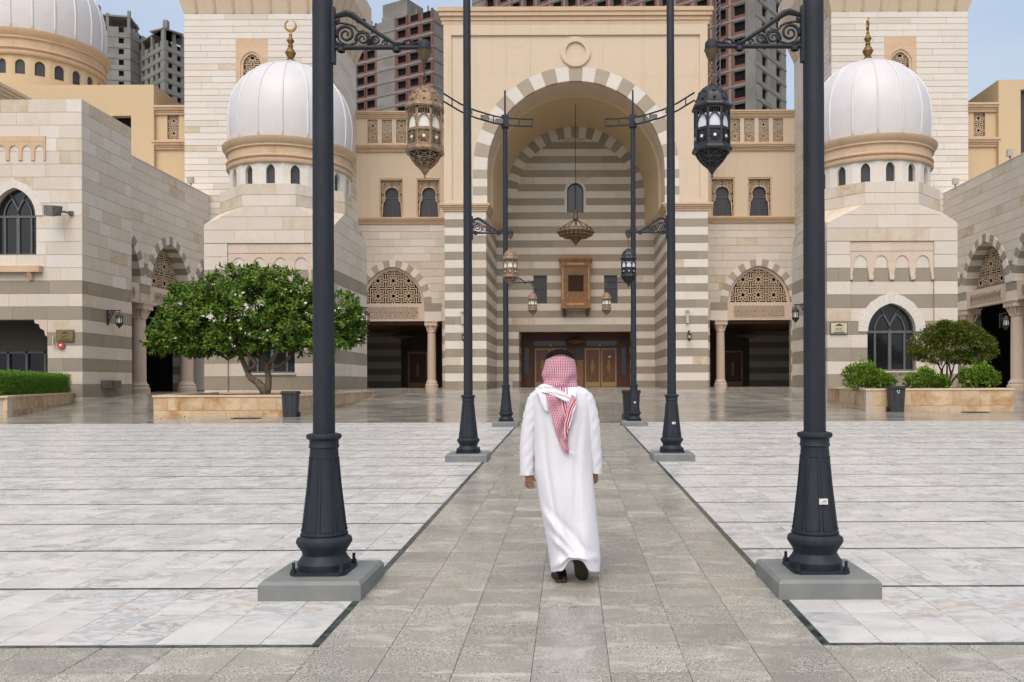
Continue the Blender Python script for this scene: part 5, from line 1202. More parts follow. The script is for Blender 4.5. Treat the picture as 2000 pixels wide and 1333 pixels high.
# ================================================================== planters and bins
def planter(label, pts, top, faces, soil_z):
    g0 = min(GZ(p[1]) for p in pts); t = thing('planter', label, 'planter', (*pts[0], GZ(pts[0][1])), 'stone planters')
    n = len(pts); cen = sum((V(*p, 0) for p in pts), V(0, 0, 0)) / n
    for i in range(n):
        a, b_ = V(*pts[i], 0), V(*pts[(i + 1) % n], 0); U = b_ - a; L = U.length; U.normalize(); N = V(U.y, -U.x, 0)
        if N.dot((a + b_) / 2 - cen) < 0: N = -N
        gz = min(GZ(a.y), GZ(b_.y)) - .03; ccc = (V(a.x, a.y, 0), U, N); h = top - .07
        wall(t, ccc, 0, L, [gz, gz + .24, h] if i in faces else [gz, h], th=.25, matf=lambda i_, R: 'planter_stone', blk=1.25, gap=.012, depth=.02, nm='stone_slab', backname='planter_wall', blocks=i in faces, back='stone_joint')
        m = MB(); m.fbox(ccc, -.03, L + .03, h, top, -.28, .03); m.build('coping', 'planter_cap', t)
    m = MB(); m.v = [(p[0] + (cen.x - p[0]) * .04, p[1] + (cen.y - p[1]) * .04, soil_z) for p in pts]; m.face(range(n)); m.build('planting_soil', 'soil', t)
planter('long stone planter around the flowering tree', [(-14.35, 28.4), (-9.35, 28.4), (-10.5, 44.2), (-10.95, 44.2), (-10.95, 38.42), (-16.6, 38.42)], 1.27, (0, 1, 5), 1.2)
planter('stone planter with shrubs and red-tinged tree on the right', [(10.85, 30.2), (16.25, 30.2), (17.3, 38.42), (12.0, 38.42)], 1.40, (0, 1, 3), 1.33)
planter('stone planter under the clipped hedge at the left edge', [(-19.25, 28.2), (-24.2, 40.2), (-31, 40.2), (-27, 28.2)], 1.27, (0, 3), 1.2)
def bin_(label, x, y, w_, h, mat, sticker=False):
    g = GZ(y); t = thing('litter_bin', label, 'bin', (x, y, g)); a, b_ = w_ * .40, w_ * .47; d = .8
    m = MB(); m.add([(x - a, y - a * d, g), (x + a, y - a * d, g), (x + a, y + a * d, g), (x - a, y + a * d, g), (x - b_, y - b_ * d, g + h * .93), (x + b_, y - b_ * d, g + h * .93), (x + b_, y + b_ * d, g + h * .93), (x - b_, y + b_ * d, g + h * .93)],
                    [(0, 3, 2, 1), (4, 5, 6, 7), (0, 1, 5, 4), (1, 2, 6, 5), (2, 3, 7, 6), (3, 0, 4, 7)])
    for sx in (-.5, .5): m.bar((x + sx * a, y - a * d - .006, g + .1), (x + sx * b_, y - b_ * d - .006, g + h * .85), .03, .02)
    m.build('bin_body', mat, t)
    m = MB(); m.box(x - w_ * .52, x + w_ * .52, y - w_ * .45, y + w_ * .45, g + h * .9, g + h * .955); m.box(x - w_ * .49, x + w_ * .49, y - w_ * .41, y + w_ * .44, g + h * .955, g + h); m.build('lid', mat, t)
    for sx in (-1, 1): m = MB(); m.tube([(x + sx * w_ * .43, y + w_ * .34, g + .09), (x + sx * w_ * .49, y + w_ * .34, g + .09)], .09, 12); m.build('wheel', 'bin_black', t)
    if sticker:
        m = MB(); f = fr(x, y - b_ * d - .012, 1, 0, 0, -1); z = g + h * .78
        for k in range(3):
            a0 = k * 2 * pi / 3; 
            for q in range(3):
                t0, t1 = a0 + q * .5, a0 + q * .5 + .45; m.prism(f, [(.035 * cos(t0), z + .035 * sin(t0)), (.06 * cos(t0), z + .06 * sin(t0)), (.06 * cos(t1), z + .06 * sin(t1)), (.035 * cos(t1), z + .035 * sin(t1))], 0, .004)
        m.build('recycling_mark', 'milk_glass_blue', t)
bin_('dark grey wheeled bin in front of the flowering tree planter', xat(567.5, 28.0), 28.0, .52, .88, 'bin_grey')
bin_('blue-grey wheeled bin with white mark before the right planter', xat(1750, 29.85), 29.85, .55, .94, 'bin_grey', True)
bin_('black wheeled bin standing behind the farthest right lamp post', 1.93, 26.0, .56, .93, 'bin_black')
bin_('small black and white bin at the left of the entrance recess', xat(997, 71), 71, .45, .75, 'cctv_white')
for x, y, lb in ((xat(476, 27), 27.2, 'dark drain grate on the paving before the left planter'), (xat(1905, 29.3), 29.3, 'dark drain grate on the paving before the right planter')):
    t = thing('drain_grate', lb, 'drain grate', (x, y, GZ(y)), 'drain grates'); m = MB(); n = 28
    m.v = [(x + .52 * cos(2 * pi * i / n), y + .3 * sin(2 * pi * i / n), GZ(y) + .012 + SL * .3 * sin(2 * pi * i / n)) for i in range(n)]; m.face(range(n)); m.build('grate_plate', 'grey_metal', t)
    m = MB()
    for i in range(-5, 6): m.bar((x + i * .085, y - .2, GZ(y - .2) + .016), (x + i * .085, y + .2, GZ(y + .2) + .016), .03, .008)
    m.build('grate_slots', 'bin_black', t)

# ================================================================== planting
def leaf(m, p, d, up, L, w_, k=0, fold=.25, bend=.3):
    d = d.normalized(); s_ = d.cross(up)
    if s_.length < 1e-3: s_ = d.cross(V(1, 0, 0))
    s_.normalize(); u = s_.cross(d)
    a = p; c1 = p + d * (L * .5) + u * (L * .06); e = p + d * L - u * (L * bend * .35); l = p + d * (L * .55) + s_ * (w_ / 2) + u * (w_ * fold); r = p + d * (L * .55) - s_ * (w_ / 2) + u * (w_ * fold)
    o = len(m.v); m.v += [tuple(a), tuple(l), tuple(c1), tuple(r), tuple(e)]; m.face((o, o + 2, o + 1), k); m.face((o, o + 3, o + 2), k); m.face((o + 2, o + 4, o + 1), k); m.face((o + 3, o + 4, o + 2), k)
def rv(R): 
    while True:
        v = V(R.uniform(-1, 1), R.uniform(-1, 1), R.uniform(-1, 1))
        if .1 < v.length < 1: return v.normalized()
# flowering tree
R = random.Random(11); TD = 33.0
T = thing('flowering_tree', 'broad dark green tree with white blossoms in the left planter', 'tree', (*W(525, 768, TD)[:2], 1.2))
lobes = [(345, 650, 42, 40), (322, 662, 26, 28), (372, 612, 44, 40), (412, 578, 30, 28), (455, 560, 36, 34), (500, 552, 40, 26), (548, 560, 42, 30), (590, 582, 34, 30), (625, 612, 30, 28), (674, 612, 26, 40), (660, 655, 34, 34), (425, 630, 56, 48), (500, 610, 62, 56), (572, 625, 50, 46), (450, 668, 52, 30), (540, 665, 60, 30), (610, 662, 46, 30), (392, 674, 44, 24), (694, 648, 14, 26), (362, 570, 16, 10)]
base = W(512, 768, TD); base.z = 1.2
tips = []
for px, py, rx, rz in lobes:
    c_ = W(px, py, TD + R.uniform(-.5, .5)); ax = rx * TD / F; az = rz * TD / F; ay = ax * 1.15; n = int(135 * ax * az) + 30
    for _ in range(n):
        v = rv(R); 
        if R.random() < .25: v = v * R.uniform(.45, .9)
        p = c_ + V(v.x * ax, v.y * ay * (1.0 if v.y < 0 else .8), v.z * az * (1 if v.z > 0 else .82)) + rv(R) * .08
        tips.append((p, v))
m = MB()
for p, v in tips:
    ax_ = (V(v.x, v.y * .8, v.z * .6 + .55) + rv(R) * .25).normalized(); nl = R.randint(9, 13); x_ = ax_.orthogonal().normalized(); y_ = ax_.cross(x_); ph = R.uniform(0, 6.28)
    for j in range(nl):
        a = ph + j * 2.4; el = R.uniform(.1, .75) if j < nl * .7 else R.uniform(.8, 1.2)
        d = (x_ * cos(a) + y_ * sin(a)) * cos(el) + ax_ * sin(el); leaf(m, p + ax_ * (.012 * j), d, ax_, R.uniform(.18, .29), R.uniform(.075, .105), bend=R.uniform(.1, .6))
cr = m.build('crown', 'leaf_plumeria', T); cr['kind'] = 'stuff'
# limbs
TR = MB(); q = lambda px, py, dy=0: W(px, py, TD + dy)
limbs = [([q(520, 770), q(512, 755, -.05), q(503, 745, -.1)], [.19, .16, .15]), ([q(520, 770), q(524, 752, .1), q(525, 735, .1), q(521, 718, .1), q(524, 712, 0)], [.15, .13, .115, .11, .12]),
         ([q(503, 745, -.1), q(490, 738), q(482, 722, .1), q(475, 705, .2), q(470, 690, .3), q(462, 668, .3), q(450, 640, .5)], [.13, .11, .10, .095, .09, .07, .04]),
         ([q(482, 722, .1), q(496, 716, -.3), q(500, 706, -.4), q(488, 696, -.5), q(478, 680, -.6), q(470, 650, -.6)], [.08, .075, .08, .07, .06, .03]),
         ([q(524, 712, 0), q(516, 704, .3), q(505, 696, .4), q(494, 690, .5)], [.08, .075, .07, .06]), ([q(524, 712, 0), q(534, 700, -.2), q(540, 685, -.4), q(545, 660, -.5), q(560, 620, -.4)], [.10, .09, .08, .06, .03]),
         ([q(530, 716, 0), q(545, 714, .2), q(558, 704, .2), q(570, 690, .3), q(595, 660, .5), q(620, 630, .6)], [.07, .08, .07, .06, .045, .02]), ([q(516, 704, .2), q(506, 680, .6), q(498, 650, 1), q(500, 600, 1)], [.07, .06, .05, .02]),
         ([q(470, 690, .3), q(455, 680, .1), q(440, 668, -.2), q(400, 650, -.4), q(360, 635, -.3)], [.07, .06, .05, .04, .02]), ([q(462, 690, .2), q(445, 700, .6), q(430, 690, .9), q(390, 665, 1)], [.06, .05, .045, .02]), ([q(462, 668, .3), q(470, 630, .1), q(480, 590, 0)], [.06, .04, .02])]
for P, r_ in limbs: TR.tube(P, [x * 1.02 for x in r_], 9)
for P, r_ in limbs:
    for pp, rr in zip(P, r_): TR.sph(pp, rr * .99, 9, 6)
TR.build('trunk', 'bark', T, smooth='all')
fl = [(513, 548), (455, 566), (462, 573), (471, 574), (478, 572), (429, 606), (438, 610), (470, 600), (479, 596), (483, 600), (399, 618), (412, 621), (418, 623), (455, 622), (462, 624), (459, 617), (475, 648), (482, 650), (488, 651), (472, 643), (523, 643), (530, 647), (532, 640), (538, 643), (573, 626), (580, 628), (508, 656), (514, 655), (654, 605), (662, 600), (665, 603), (598, 552), (560, 562), (570, 569), (350, 588), (356, 591), (706, 622), (709, 615), (702, 660), (452, 660), (342, 660), (596, 590)]
pet = MB()
for j in range(5): a = j * 2 * pi / 5; leaf(pet, V(0, 0, 0), V(cos(a), sin(a), .35), V(0, 0, 1), .075, .045, bend=.3)
pme = bpy.data.meshes.new('flower'); pme.from_pydata(pet.v, [], pet.f); pme.materials.append(M['petal'])
for px, py in fl[::1]:
    if R.random() < .25: continue
    for _ in range(1):
        o = bpy.data.objects.new('flower', pme); COL.objects.link(o); o.parent = T
        o.location = W(px + R.uniform(-2.5, 2.5), py + R.uniform(-2.5, 2.5), TD - 1.9 + .35 * abs((px - 500) / 200) * 2) - T.location; o.rotation_euler = (radians(60) + R.uniform(-.5, .5), R.uniform(-.5, .5), R.uniform(-.5, .5)); s_ = R.uniform(.75, 1.15); o.scale = (s_, s_, s_)
# snap flowers to the crown surface (nearest rosette towards the camera)
for o in [c for c in T.children if c.name.startswith('flower') and c.data == pme]:
    w_ = o.location + T.location; best = None
    for p, v in tips:
        d = abs((p.x / p.y - w_.x / w_.y)) + abs(((p.z - EYE) / p.y - (w_.z - EYE) / w_.y))
        if d < .012 and (best is None or p.y < best.y): best = p
    if best is not None:
        k = (best.y - .12) / w_.y; o.location = V(w_.x * k, w_.y * k, EYE + (w_.z - EYE) * k) - T.location
# red tinged tree
T2 = thing('small_tree', 'domed small tree with reddish leaf tips in the right planter', 'tree', (*W(1850, 760, 34)[:2], 1.33)); D2 = 34.0
m = MB(); lob = [(1806, 678, 26, 20), (1832, 656, 28, 18), (1862, 650, 26, 16), (1892, 656, 26, 18), (1916, 674, 22, 18), (1862, 676, 52, 20), (1791, 692, 15, 11), (1934, 688, 11, 12), (1826, 698, 30, 12), (1868, 702, 28, 10), (1904, 702, 26, 12), (1845, 640, 14, 9), (1880, 640, 14, 9), (1860, 664, 40, 16)]
for px, py, rx, rz in lob:
    c_ = W(px, py, D2 + R.uniform(-.3, .3)); ax = rx * D2 / F; az = rz * D2 / F
    for _ in range(int(2300 * ax * az) + 260):
        v = rv(R) * (R.uniform(.45, 1.05) ** .5); q_ = 1 + .5 * noise.noise(V(v.x * 2.3 + px, v.y * 2.3, v.z * 2.3 + 7)) + (R.uniform(0, .3) if R.random() < .1 else 0); p = c_ + V(v.x * ax * q_, v.y * ax * 1.1 * q_, v.z * az * q_) + rv(R) * .05; d0 = (v + rv(R) * .5 + V(0, 0, .35)).normalized()
        for j in range(3): leaf(m, p, (d0 + rv(R) * .8).normalized(), V(0, 0, 1), R.uniform(.08, .14), R.uniform(.04, .06))
m.build('crown', 'leaf_red', T2)['kind'] = 'stuff'
m = MB()
for bx, P in ((1847, [(1845, 745), (1838, 725), (1822, 695)]), (1848, [(1849, 740), (1850, 720), (1846, 690)]), (1849, [(1856, 742), (1862, 722), (1870, 695)]), (1850, [(1862, 745), (1876, 728), (1895, 700)]), (1842, [(1838, 742), (1841, 722), (1856, 695)]), (1850, [(1858, 735), (1853, 715), (1835, 690)])):
    m.tube([W(bx, 762, D2)] + [W(a, b_, D2 + R.uniform(-.3, .3)) for a, b_ in P], [.05, .04, .032, .02], 7)
m.build('trunk', 'bark_thin', T2, smooth='all')
# bushes
def bush(label, lobs, D, dens=3600, sz=(.07, .14), mat='leaf_bush'):
    c0 = W(lobs[0][0], 765, D); t = thing('bush', label, 'bush', (c0.x, c0.y, 1.33), 'bright green bushes in the right planter'); m = MB(); st = MB()
    for px, py, rx, rz in lobs:
        c_ = W(px, py, D + R.uniform(-.15, .15)); ax = rx * D / F; az = rz * D / F
        for _ in range(int(dens * ax * az) + 60):
            v = rv(R) * (R.uniform(.3, 1.1) ** .5); q_ = 1 + .42 * noise.noise(V(v.x * 2.3 + px, v.y * 2.3, v.z * 2.3 + 7)) + (R.uniform(0, .35) if R.random() < .12 else 0); p = c_ + V(v.x * ax * q_, v.y * ax * q_, v.z * az * q_) + rv(R) * .05; p.z = max(p.z, 1.36); d0 = (v * .8 + rv(R) * .5 + V(0, 0, .6)).normalized()
            for j in range(3): leaf(m, p, (d0 + rv(R) * .7).normalized(), V(0, 0, 1), R.uniform(*sz), R.uniform(.045, .07))
        for _ in range(5): a = rv(R); st.tube([V(c_.x + a.x * .1, c_.y + a.y * .1, 1.3), c_ + V(a.x * ax * .6, a.y * ax * .6, az * .6)], [.012, .006], 5)
    m.build('foliage', mat, t)['kind'] = 'stuff'; st.build('stems', 'bark_thin', t)
bush('leafy green bush at the left end of the right planter', [(1668, 738, 19, 24), (1695, 736, 18, 27), (1718, 746, 20, 18), (1735, 748, 14, 12)], 31.6)
bush('low green bush between the bin and the small tree', [(1788, 748, 20, 16), (1808, 740, 17, 20), (1828, 748, 16, 14), (1843, 750, 10, 9)], 31.8, 3200)
bush('rounded green bush at the right end of the right planter', [(1893, 742, 19, 20), (1918, 738, 20, 22), (1933, 744, 16, 16)], 31.6, 4000)
H = thing('hedge', 'clipped bright green hedge in the planter at the left edge', 'hedge', (-24, 34, 1.2)); m = MB(); bb = MB()
for _ in range(26000):
    t_ = R.random(); y = 29.2 + t_ * 10.2; xr = -20.1 - t_ * 3.75; side = R.random()
    if side < .45: p = V(xr + R.uniform(-.12, .05), y, R.uniform(1.28, 2.12)); nrm = V(1, -.3, .1)
    elif side < .75: p = V(xr - R.uniform(0, 3.0), y, 2.1 + R.uniform(-.1, .05) + .04 * sin(y * 5)); nrm = V(0, 0, 1)
    else: p = V(-20.1 - R.uniform(0, 5), 29.2 + R.uniform(-.05, .12), R.uniform(1.28, 2.12)); nrm = V(0, -1, .1)
    leaf(m, p, (nrm + rv(R) * .9).normalized(), V(0, 0, 1), R.uniform(.05, .09), R.uniform(.025, .04))
m.build('foliage', 'leaf_hedge', H)['kind'] = 'stuff'
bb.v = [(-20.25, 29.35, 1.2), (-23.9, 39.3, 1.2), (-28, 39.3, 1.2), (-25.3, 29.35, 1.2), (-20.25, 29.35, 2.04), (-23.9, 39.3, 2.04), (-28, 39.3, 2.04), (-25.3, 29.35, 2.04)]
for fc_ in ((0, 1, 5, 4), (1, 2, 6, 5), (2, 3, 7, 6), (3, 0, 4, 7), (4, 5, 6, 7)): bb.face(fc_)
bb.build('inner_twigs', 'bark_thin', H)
m = MB()
for _ in range(26):
    x, y = R.uniform(-13.5, -10), R.uniform(26.5, 28.2); leaf(m, V(x, y, GZ(y) + .01), V(R.uniform(-1, 1), R.uniform(-1, 1), .05), V(0, 0, 1), R.uniform(.08, .16), .05)
lv = m.build('fallen_leaves', 'leaf_red'); lv['kind'] = 'stuff'

# ================================================================== the walking man
G = GZ(6.4); PX, PY, PW = 980.0, 660.0, 2.722
def cX(x): return (x / PW + PX - 1113) * 6.4 / F
def cZ(y): return EYE - (y / PW + PY - 748) * 6.4 / F
man = thing('person', 'man walking away in a long white robe, red checked headscarf and black cord', 'person', (cX(320), 6.4, G), None)
Y_ = 6.4
# body: one continuous skinned figure, mostly under the clothes
def skinned(name, verts, edges, rad, mat, root, parent, sub=1):
    me = bpy.data.meshes.new(name); me.from_pydata([tuple(Vector(v) - parent.location) for v in verts], edges, []); o = bpy.data.objects.new(name, me); COL.objects.link(o); o.parent = parent; me.materials.append(M[mat])
    md = o.modifiers.new('skin', 'SKIN'); md.use_smooth_shade = True; sv = me.skin_vertices[0].data
    for i, r_ in enumerate(rad): sv[i].radius = (r_, r_) if not isinstance(r_, tuple) else r_; sv[i].use_root = (i == root)
    s2 = o.modifiers.new('sub', 'SUBSURF'); s2.levels = s2.render_levels = sub; return o
bv = []; be = []; br_ = []
def jv(x, y, z, r_, to=None):
    bv.append((x, y, z)); br_.append(r_); i = len(bv) - 1
    if to is not None: be.append((to, i))
    return i
hx = cX(318)
pel = jv(hx, Y_, G + .93, .12); ab = jv(hx, Y_, G + 1.12, .12, pel); ch = jv(hx, Y_, G + 1.32, .13, ab); nk = jv(hx, Y_, G + 1.47, .06, ch); hd = jv(cX(312), Y_ + .02, G + 1.58, .085, nk); jv(cX(312), Y_ + .01, G + 1.66, .075, hd)
for sg, hipx in ((-1, -.1), (1, .1)):
    kx = hx + sg * .09; fx_ = cX(305) if sg < 0 else cX(408)
    h_ = jv(hx + sg * .09, Y_, G + .86, .09, pel); kn = jv((hx + sg * .1 + fx_) / 2, Y_ + (.1 if sg < 0 else .02), G + .48, .06, h_); an = jv(fx_, Y_ + (.04 if sg < 0 else -.02), G + (.11 if sg < 0 else .19), .042, kn); jv(fx_, Y_ + (.15 if sg < 0 else .10), G + (.05 if sg < 0 else .07), .038, an)
for sg, P in ((-1, [(196, 312, 0), (147, 470, 0), (135, 640, .0), (135, 718, .0)]), (1, [(434, 312, 0), (481, 470, .0), (497, 640, .02), (495, 705, .035)])):
    pr_ = ch
    for k, (x, y, dy) in enumerate(P): pr_ = jv(cX(x), Y_ + dy, cZ(y), (.040, .034, .029, .028)[k], pr_)
    if sg < 0: palm = jv(cX(143), Y_ - .0, cZ(745), (.034, .02), pr_)
    else: palm = jv(cX(492), Y_ + .05, cZ(728), (.034, .02), pr_)
    px_, py_, pz_ = bv[palm]
    for k, (fx0, fl_) in enumerate(((-.028, .055), (-.010, .066), (.010, .062), (.027, .05))):
        a = jv(px_ + fx0 * .9, py_ - .005 + k * .002, pz_ - .03, .0098, palm); b_ = jv(px_ + fx0 + .006 * -sg, py_ + .006, pz_ - .03 - fl_ * .5, .0088, a); jv(px_ + fx0 + .018 * -sg, py_ + .02, pz_ - .03 - fl_ * .9, .0076, b_)
    th = jv(px_ + .034 * -sg, py_ + .012, pz_ - .0, .0115, palm); jv(px_ + .046 * -sg, py_ + .02, pz_ - .032, .0095, th)
skinned('body', bv, be, br_, 'skin', 0, man, 2)
# robe
def loft(m, rings, n, close=False):
    o = len(m.v)
    for ring in rings: m.v += ring
    for i in range(len(rings) - 1):
        for j in range(n): a = o + i * n + j; b_ = o + i * n + (j + 1) % n; m.face((a, b_, b_ + n, a + n))
prof = [(243, 282, 362, .055), (254, 245, 395, .07), (264, 205, 428, .09), (276, 178, 452, .10), (292, 160, 468, .112), (320, 155, 474, .125), (360, 158, 477, .14), (420, 164, 479, .148), (500, 168, 477, .150), (600, 171, 475, .150), (700, 174, 480, .155), (800, 188, 489, .165), (900, 203, 497, .175), (1000, 222, 507, .185), (1080, 236, 515, .192), (1150, 248, 520, .20), (1180, 252, 521, .20), (1224, 257, 519, .20)]
def interp(y):
    for a, b_ in zip(prof, prof[1:]):
        if a[0] <= y <= b_[0]: t = (y - a[0]) / (b_[0] - a[0]); return [a[i] + (b_[i] - a[i]) * t for i in (1, 2, 3)]
m = MB(); n = 112; rings = []; ys_ = [243, 247, 254, 259, 264, 270, 276, 284, 292] + [292 + (1224 - 292) * i / 84 for i in range(1, 85)]
for y in ys_:
    l, r_, dp = interp(y); cx = cX((l + r_) / 2); hw_ = (cX(r_) - cX(l)) / 2; ring = []; low = max(0, (y - 650) / 600)
    for j in range(n):
        a = 2 * pi * j / n; ca, sa = cos(a), sin(a); e = .86; x = (abs(ca) ** e) * (1 if ca > 0 else -1); yy = (abs(sa) ** e) * (1 if sa > 0 else -1)
        X = cx + hw_ * x; Yp = Y_ + dp * yy; back = max(0, -sa)
        # drape folds in metres, mostly vertical up top, sweeping to the right hem lower down
        s_ = (X - cx) / .22; fz = (y - 900) / 350
        d = .006 * sin(7 * s_ + 1.2 + y / 260) * min(1, max(0, (y - 300) / 200)) + .006 * noise.noise(V(X * 7, y / 210, 1.3))
        g1 = exp(-((s_ * .8 - (-1.25 + (y - 780) / 250)) / .16) ** 2) * max(0, min(1, (y - 820) / 130)) * .030      # ridge from left thigh to right hem
        g2 = exp(-((s_ - (-.85 + (y - 1010) / 170)) / .17) ** 2) * max(0, min(1, (y - 1010) / 60)) * .026
        g3 = exp(-((y - 1150 - 45 * s_ * s_ + 25 * s_) / 20) ** 2) * .024
        g4 = exp(-((s_ - .75 + (y - 300) / 1300) / .1) ** 2) * .014 * min(1, max(0, (y - 330) / 200)); g5 = exp(-((s_ + .72 - (y - 300) / 2400) / .09) ** 2) * .012 * min(1, max(0, (y - 330) / 200))
        hol = exp(-((s_ * .8 - (-1.0 + (y - 780) / 250)) / .17) ** 2) * max(0, min(1, (y - 850) / 150)) * .02
        Yp -= back * (d * 1.5 + 1.35 * (g1 + g2 + g3) - 1.5 * (g4 + g5) - 1.3 * hol + .012 * low * sin(5 * s_ + y / 90)); z = cZ(y)
        if y > 1130: # hem lifted behind over the raised heel
            lift = .115 * exp(-((X - cX(392)) / .085) ** 4) * back * ((y - 1130) / 94); z += lift; z += .012 * sin(a * 5) * ((y - 1130) / 94)
        ring.append((X, Yp, z))
    rings.append(ring)
loft(m, rings, n)
inner = [(x + (cX(390) - x) * .12, Y_ + (y - Y_) * .85, z + .12) for x, y, z in rings[-1]]; loft(m, [rings[-1], [(x + (cX(390) - x) * .03, Y_ + (y - Y_) * .96, z - .002) for x, y, z in rings[-1]], inner], n)
def sleeve(P):
    rg = []; k = 28
    for i in range(len(P)):
        x, y, dy, rx, ry = P[i]
        rg.append([(cX(x) + rx * cos(2 * pi * j / k) + .003 * sin(i * 1.9 + j * .9), Y_ + dy + ry * sin(2 * pi * j / k) + .004 * sin(i * 1.3 + j), cZ(y) + (.012 * cos(2 * pi * j / k) * (1 if x < 300 else -1) if i < 6 else 0)) for j in range(k)])
    loft(m, rg, k)
    last = rg[-1]; cx_ = sum(p[0] for p in last) / k; cy_ = sum(p[1] for p in last) / k
    loft(m, [last, [(cx_ + (p[0] - cx_) * .88, cy_ + (p[1] - cy_) * .88, p[2] + .001) for p in last], [(cx_ + (p[0] - cx_) * .8, cy_ + (p[1] - cy_) * .8, p[2] + .08) for p in last]], k)
def sm(P, n_=5):
    out = []
    for a, b_ in zip(P, P[1:]):
        for i in range(n_): t = i / n_; out.append(tuple(p + (q_ - p) * t for p, q_ in zip(a, b_)))
    return out + [P[-1]]
sleeve(sm([(222, 266, 0, .045, .06), (200, 286, 0, .062, .075), (178, 328, 0, .063, .078), (159, 400, 0, .063, .074), (145, 480, 0, .061, .070), (136, 570, 0, .061, .066), (133, 650, 0, .056, .062), (132, 728, 0, .053, .058)]))
sleeve(sm([(408, 266, 0, .045, .06), (430, 286, 0, .062, .075), (450, 328, 0, .062, .078), (468, 400, 0, .063, .074), (481, 480, .0, .060, .070), (489, 570, .01, .054, .064), (499, 650, .02, .049, .060), (500, 722, .03, .046, .056)]))
ro = m.build('robe', 'thobe_white', man, smooth='all')
# seams of the robe
m = MB()
for xs in ((196, 205), (455, 449)):
    P = []
    for i in range(12): y = 300 + i * 45; l, r_, dp = interp(y); x = xs[0] + (xs[1] - xs[0]) * i / 11; X = cX(x); s_ = (X - cX((l + r_) / 2)) / ((cX(r_) - cX(l)) / 2); P.append((X, Y_ - dp * sqrt(max(0, 1 - s_ * s_)) - .004, cZ(y)))
    #m.tube(P, .0012, 4)
# headscarf over the head and shoulders
def uvring(P): return P
m = MB(); n = 72; m.uv = []
hp = [(68, 312, 20, .03, 0), (71, 312, 34, .055, 0), (77, 312, 50, .08, 0), (88, 312, 63, .098, 0), (104, 312, 72, .110, 0), (126, 311, 80, .118, 0), (155, 310, 86, .122, 0), (180, 309, 90, .12, -.004), (200, 308, 92, .116, -.008), (216, 308, 89, .110, -.01), (232, 308, 87, .110, -.014), (250, 306, 92, .118, -.014), (266, 304, 98, .122, -.010), (282, 300, 104, .124, -.006), (298, 296, 108, .122, -.004)]
hs = []
for a, b_ in zip(hp, hp[1:]):
    for i in range(3): t = i / 3; hs.append([p + (q_ - p) * t for p, q_ in zip(a, b_)])
hs.append(list(hp[-1])); arc = 0; prev = None
for y, xc, hwp, dp, dy in hs:
    z = cZ(y); 
    if prev is not None: arc += sqrt((prev[0] - z) ** 2 + (prev[1] - hwp / 685) ** 2)
    prev = (z, hwp / 685)
    for j in range(n):
        a = 2 * pi * j / n; fold = (.006 * sin(3 * a + y / 18) + .008 * noise.noise(V(cos(a) * 3, sin(a) * 3, y / 45))) * min(1, max(0, (y - 150) / 60)); rr = 1 + fold * 8
        if y > 205: rr += .05 * sin(5 * a + 1 + y / 30) * min(1, (y - 205) / 50)
        m.v.append((cX(xc) + hwp / 685 * cos(a) * rr, Y_ + dy + dp * sin(a) * rr, z + (.01 * sin(2 * a) if y > 240 else 0))); m.uv.append((a * .11 - .0 , arc))
for i in range(len(hs) - 1):
    for j in range(n): a = i * n + j; b_ = i * n + (j + 1) % n; m.face((a, b_, b_ + n, a + n))
m.face(range(n)); sc_ = m.build('headscarf', 'keffiyeh', man, smooth='all')
# white edge crossing the shoulders and the hanging tail
def cloth(name, rows, mat, ns=18, wid=None, dep=.0, th=.003, parent=sc_, rip=.008, u0=0.0, us=1.0):
    m = MB(); m.uv = []; k = len(rows)
    for side in (0, 1):
        for i, (l, r_, yb) in enumerate(rows):
            for j in range(ns + 1):
                t = j / ns; x = l[0] + (r_[0] - l[0]) * t; y = l[1] + (r_[1] - l[1]) * t
                yy = yb + rip * sin(t * 9 + i * .5) + rip * .6 * sin(t * 17 + 2 - i * .3); m.v.append((cX(x), yy + side * th, cZ(y))); m.uv.append((u0 + t * abs(cX(r_[0]) - cX(l[0])) * us, -cZ(y)))
    st = ns + 1
    for side in (0, 1):
        for i in range(k - 1):
            for j in range(ns): a = side * k * st + i * st + j; m.face((a, a + 1, a + 1 + st, a + st) if side else (a + st, a + 1 + st, a + 1, a))
    return m.build(name, mat, parent, smooth='all', off=man.location)
bk = lambda y: Y_ - (.14 if y < 330 else .150)
rows = []
L_ = [(228, 268), (236, 310), (248, 355), (262, 400), (274, 450), (287, 500), (303, 545), (322, 585), (345, 606)]; R__ = [(395, 262), (392, 310), (388, 350), (380, 392), (366, 440), (356, 490), (352, 530), (352, 565), (358, 606)]
for i in range(33):
    t = i / 32 * 8; k = min(7, int(t)); f_ = t - k; l = tuple(a + (b_ - a) * f_ for a, b_ in zip(L_[k], L_[k + 1])); r_ = tuple(a + (b_ - a) * f_ for a, b_ in zip(R__[k], R__[k + 1])); y = (l[1] + r_[1]) / 2
    rows.append((l, r_, Y_ - (.128 + .04 * min(1, (y - 262) / 60)) - .006 * sin(i * .5)))
cloth('scarf_tail', rows, 'keffiyeh_tail', 26, us=1.0, rip=.007)
def strip(U_, L_2, Y2, name, mat, rip=.004, **kw):
    rows = []; k = len(U_) - 1
    for q in range(k * 4 + 1):
        t = q / 4; i = min(k - 1, int(t)); f_ = t - i; mx = lambda A: tuple(a + (b_ - a) * f_ for a, b_ in zip(A[i], A[i + 1]))
        rows.append((mx(U_), mx(L_2), Y_ - (Y2[i] + (Y2[i + 1] - Y2[i]) * f_)))
    return cloth(name, rows, mat, 10, rip=rip, **kw)
strip([(212, 248), (238, 246), (266, 254), (296, 268), (326, 286), (356, 306), (386, 332)], [(180, 270), (208, 286), (240, 292), (272, 302), (302, 316), (328, 332), (354, 346)], [.114, .136, .157, .172, .182, .185, .184], 'scarf_edge', 'scarf_white', .0035)
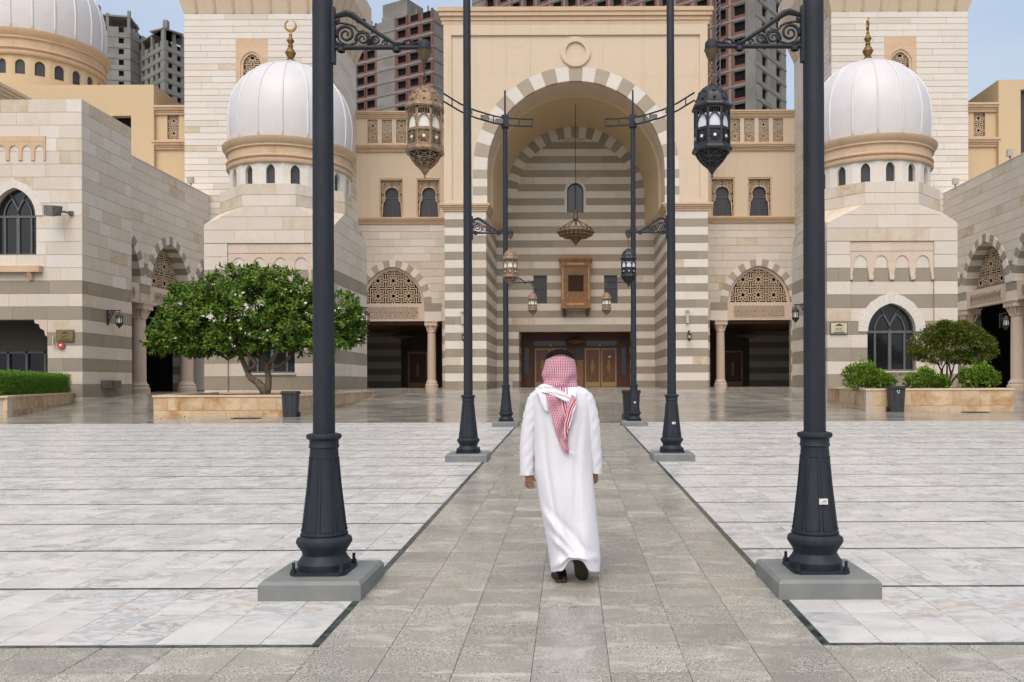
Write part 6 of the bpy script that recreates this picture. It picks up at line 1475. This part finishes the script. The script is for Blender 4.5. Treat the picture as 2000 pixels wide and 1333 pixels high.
strip([(182, 262), (198, 300), (214, 340), (230, 378)], [(228, 278), (240, 312), (248, 350), (252, 392)], [.13, .150, .160, .160], 'scarf_drape', 'scarf_white', .003)
strip([(372, 300), (352, 345), (338, 400), (330, 450), (326, 500), (332, 540)], [(396, 318), (392, 352), (384, 392), (372, 430), (358, 470), (346, 520)], [.186, .196, .198, .196, .192, .188], 'scarf_fold', 'keffiyeh_tail', .004, u0=.085)
rows = [((345, 596), (362, 596), Y_ - .17), ((372, 604), (385, 600), Y_ - .175), ((400, 608), (412, 606), Y_ - .178), ((416, 611), (420, 610), Y_ - .178)]; cloth('scarf_tip', rows, 'scarf_white', 4, rip=.001)
m = MB()
for k, (zo, rr) in enumerate(((0, 0), (.017, -.004))):
    P = [(cX(312) + (.106 + rr) * cos(2 * pi * j / 40), Y_ + (.116 + rr) * sin(2 * pi * j / 40), cZ(96) + zo + .002 - .020 * cos(4 * pi * j / 40)) for j in range(41)]; m.tube(P, .012, 8, caps=False)
m.build('head_cord', 'agal_black', man, smooth='all')
def shoe(x, y, z, pitch, yaw, side):
    m = MB(); n = 20; secs_ = [(-.125, .032, .02), (-.115, .039, .055), (-.08, .043, .07), (-.03, .041, .066), (.03, .047, .05), (.09, .045, .034), (.13, .036, .026), (.15, .012, .014)]
    for q_, hw_, ht in secs_:
        for j in range(n): a = 2 * pi * j / n; m.v.append((hw_ * cos(a), q_, max(0, .02 + ht * .5 + ht * .5 * sin(a) * 1.1) if sin(a) > -.3 else .008))
    for i in range(len(secs_) - 1):
        for j in range(n): a = i * n + j; b_ = i * n + (j + 1) % n; m.face((a, b_, b_ + n, a + n))
    m.face(range(n)); m.face([7 * n + j for j in range(n)][::-1])
    mt = Matrix.Translation((x, y, z)) @ Matrix.Rotation(yaw, 4, 'Z') @ Matrix.Rotation(pitch, 4, 'X')
    m.v = [tuple(mt @ Vector(v)) for v in m.v]; o = m.build('shoe', 'shoe_black', man, smooth='all')
    s_ = MB(); out = []
    for q_, hw_ in ((-.132, .024), (-.12, .040), (-.08, .047), (-.03, .043), (.03, .050), (.09, .052), (.13, .038), (.155, .012)): out.append((hw_, q_))
    pl = out + [(-a, b_) for a, b_ in out[::-1]]; k = len(pl); s_.v = [tuple(mt @ V(a, b_, -.012)) for a, b_ in pl] + [tuple(mt @ V(a, b_, .012)) for a, b_ in pl]; s_.face(list(range(k))[::-1]); s_.face(range(k, 2 * k))
    for i in range(k): s_.face((i, (i + 1) % k, (i + 1) % k + k, i + k))
    for q_ in range(9): yy = -.1 + q_ * .026; c0_ = mt @ V(-.03, yy, -.013); c1_ = mt @ V(.03, yy, -.013); s_.bar(c0_, c1_, .007)
    s_.build('sole', 'shoe_sole', o, off=man.location)
shoe(cX(303), Y_ + .03, G + .014, 0, radians(10), 'l')
shoe(cX(414), Y_ - .09, G + .118, radians(-50), radians(-12), 'r')
flush()
